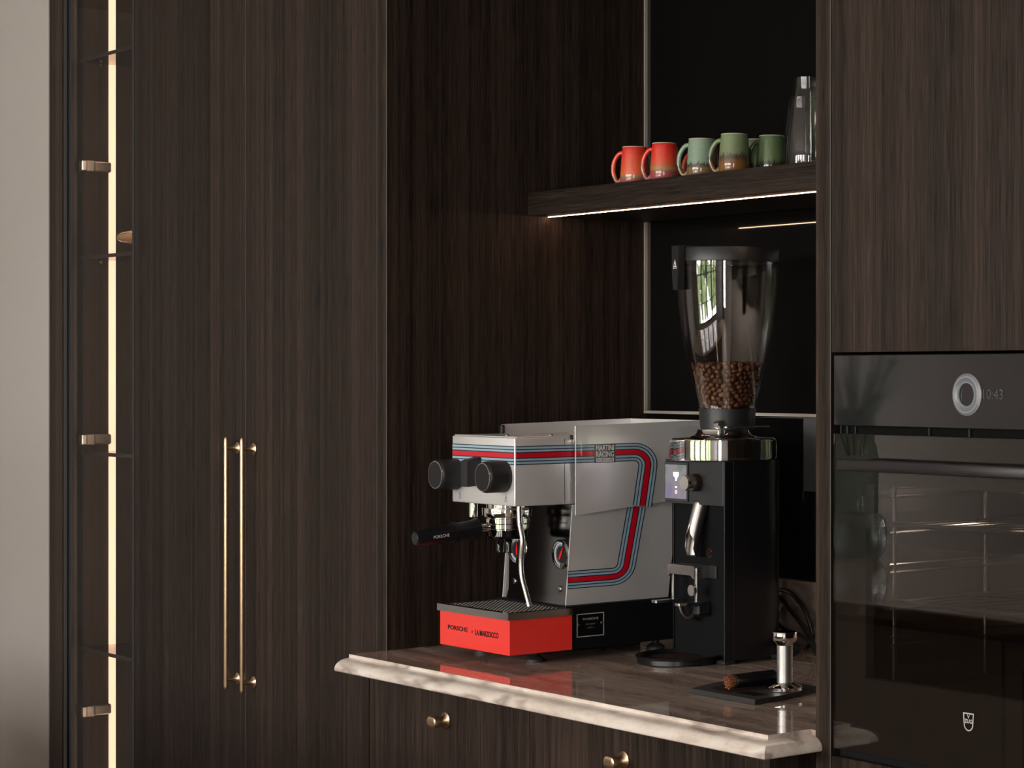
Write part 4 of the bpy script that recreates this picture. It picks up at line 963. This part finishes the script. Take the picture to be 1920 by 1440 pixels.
# ================================================================== CABLES
def cable(label, pts, r=0.0042):
    o = obj('power_cable', T(spline(pts, 8), r, 10), 'black_satin', None, True, loc=(-0.78, 0.55, ZC)); tag(o, label, 'cable', 'cables behind the grinder')
cable('upper looped black power cable against the splashback', [(-0.9300, 0.560, ZC+0.030), (-0.8900, 0.568, 1.0250), (-0.8350, 0.570, 1.0370), (-0.7850, 0.570, 1.0120), (-0.7600, 0.572, 0.9720), (-0.7560, 0.574, 0.9450), (-0.7750, 0.576, ZC+0.0100)])
cable('middle black power cable sloping down behind the grinder', [(-0.9200, 0.552, ZC+0.060), (-0.8450, 0.552, 1.0280), (-0.7950, 0.552, 1.0000), (-0.7480, 0.550, 0.9680), (-0.7200, 0.548, 0.9420), (-0.7120, 0.546, ZC+0.0100)])
cable('lower black power cable curling along the splashback', [(-0.9000, 0.530, ZC+0.080), (-0.8450, 0.530, 0.9970), (-0.7950, 0.530, 0.9700), (-0.7450, 0.525, 0.9640), (-0.7000, 0.522, 0.9520), (-0.6800, 0.520, ZC+0.0100)])
cable('thick black cable bundle lying on the worktop by the oven panel', [(-0.7900, 0.525, 0.9320), (-0.7500, 0.510, 0.9450), (-0.7150, 0.495, 0.9500), (-0.6800, 0.480, 0.9420), (-0.6800, 0.450, 0.9340), (-0.7000, 0.430, ZC+0.0120)], 0.0058)

# ================================================================== ISLAND ACROSS THE ROOM (seen mirrored in the oven glass)
il = thing('kitchen_island', 'dark kitchen island with a stone top, reflected in the oven door', 'island', (-1.3, -1.86, 0))
obj('body', B(-3.15, 0.55, -2.42, -1.29, 0.0, 0.885), 'island_paint', il)
obj('top', B(-3.20, 0.60, -2.47, -1.245, 0.885, 0.9195, 0.008, 3), 'polished_stone', il, label='polished stone island top')
for x in (-3.13, -2.40, -1.67, -0.94, -0.21):
    d = obj('door', B(x+0.004, x+0.722, -1.2895, -1.2705, 0.09, 0.868), 'island_paint', il)
    obj('door_frame_line', B(x+0.06, x+0.066, -1.2704, -1.2690, 0.15, 0.81), 'print_dim', d)
vs_ = thing('flower_vase', 'ribbed dark glass vase of mixed flowers, reflected in the oven glass', 'vase', (-2.479, -2.138, 0.9197))
vx, vy, vz = -2.479, -2.138, 0.9197
vb = bmesh.new(); seg = 80; rows = []
for r, h in ((0.068, 0.0), (0.070, 0.01), (0.070, 0.30), (0.066, 0.325), (0.058, 0.34), (0.058, 0.43), (0.062, 0.44)):
    rows.append([vb.verts.new((vx+(r*(1+(0.025 if k % 2 else -0.025)))*math.cos(2*PI*k/seg), vy+(r*(1+(0.025 if k % 2 else -0.025)))*math.sin(2*PI*k/seg), vz+h)) for k in range(seg)])
for a, b in zip(rows, rows[1:]):
    for k in range(seg): vb.faces.new((a[k], a[(k+1)%seg], b[(k+1)%seg], b[k]))
vb.faces.new(list(reversed(rows[0])))
glassy('vase_glass', (0.42, 0.52, 0.48), 1.5)
obj('vessel', vb, 'vase_glass', vs_, label='ribbed dark vase')
for k in range(9):
    t = 2*PI*k/9+random.uniform(-.3, .3); sp_ = random.uniform(.06, .20); hh = random.uniform(.16, .34)
    p1 = (vx+0.02*math.cos(t), vy+0.02*math.sin(t), vz+0.30); p2 = (vx+sp_*math.cos(t), vy+sp_*math.sin(t), vz+0.41+hh)
    st = obj('stem', T(spline([p1, ((p1[0]+p2[0])/2, (p1[1]+p2[1])/2, (p1[2]+p2[2])/2+.04), p2], 4), 0.004, 6), 'leaf_green', vs_)
    fbm = bmesh.new(); col = ('petal_pink', 'petal_pink', 'petal_orange', 'petal_blue')[k % 4]
    for j in range(14):
        a = 2*PI*j/14; d = Vector((math.cos(a), math.sin(a), random.uniform(-.1, .5))); rr = random.uniform(.03, .042)
        e = d.cross(Vector((0, 0, 1))).normalized()*0.009; c0 = Vector(p2)
        fbm.faces.new([fbm.verts.new(c0+d*0.005-e*.4), fbm.verts.new(c0+d*rr*.7-e), fbm.verts.new(c0+d*rr), fbm.verts.new(c0+d*rr*.7+e), fbm.verts.new(c0+d*.005+e*.4)])
    obj('flower', fbm, col, st)
gbm = bmesh.new()
for k in range(60):
    t = random.uniform(0, 2*PI); L_ = random.uniform(.2, .42); tl = random.uniform(.15, .8)
    base = Vector((vx+.04*math.cos(t), vy+.04*math.sin(t), vz+.39)); side_ = Vector((-math.sin(t), math.cos(t), 0))*0.0045; prev = None
    for j in range(6):
        f_ = j/5; p = base + Vector((math.cos(t)*L_*tl*f_, math.sin(t)*L_*tl*f_, L_*(f_-0.55*tl*f_*f_))); w_ = 1-f_*.9
        cur = (gbm.verts.new(p-side_*w_), gbm.verts.new(p+side_*w_))
        if prev: gbm.faces.new((prev[0], prev[1], cur[1], cur[0]))
        prev = cur
o = obj('foliage', gbm, 'leaf_green', vs_, label='thin green blades'); o['kind'] = 'stuff'
pk = thing('candy_jar', 'clear glass pumpkin-shaped jar with a stem, reflected in the oven glass', 'jar', (-2.345, -2.045, 0.9197))
px_, py_, pz_ = -2.345, -2.045, 0.9197
def ribbed(prof, seg=64, ribs=8, amp=0.06):
    bm = bmesh.new(); rows = []
    for r, h in prof: rows.append([bm.verts.new((px_+r*(1-amp*abs(math.cos(ribs*PI*k/seg))**6)*math.cos(2*PI*k/seg), py_+r*(1-amp*abs(math.cos(ribs*PI*k/seg))**6)*math.sin(2*PI*k/seg), pz_+h)) for k in range(seg)])
    for a, b in zip(rows, rows[1:]):
        for k in range(seg): bm.faces.new((a[k], a[(k+1)%seg], b[(k+1)%seg], b[k]))
    return bm
obj('pot', ribbed([(0.045, 0.002), (0.062, 0.006), (0.078, 0.035), (0.081, 0.07), (0.079, 0.096), (0.075, 0.096), (0.076, 0.07), (0.072, 0.036), (0.056, 0.010)]), 'jar_glass', pk, True, label='lobed glass pot')
obj('lid', ribbed([(0.079, 0.098), (0.074, 0.118), (0.058, 0.134), (0.034, 0.139), (0.012, 0.134), (0.012, 0.128), (0.034, 0.133), (0.055, 0.128), (0.070, 0.115), (0.074, 0.098)]), 'jar_glass', pk, True, label='domed glass lid')
obj('stem', T(spline([(px_, py_, pz_+0.132), (px_-0.004, py_-0.004, pz_+0.155), (px_-0.014, py_-0.012, pz_+0.182)], 5), 0.0085, 12), 'jar_glass', pk, True, label='curved glass stem')
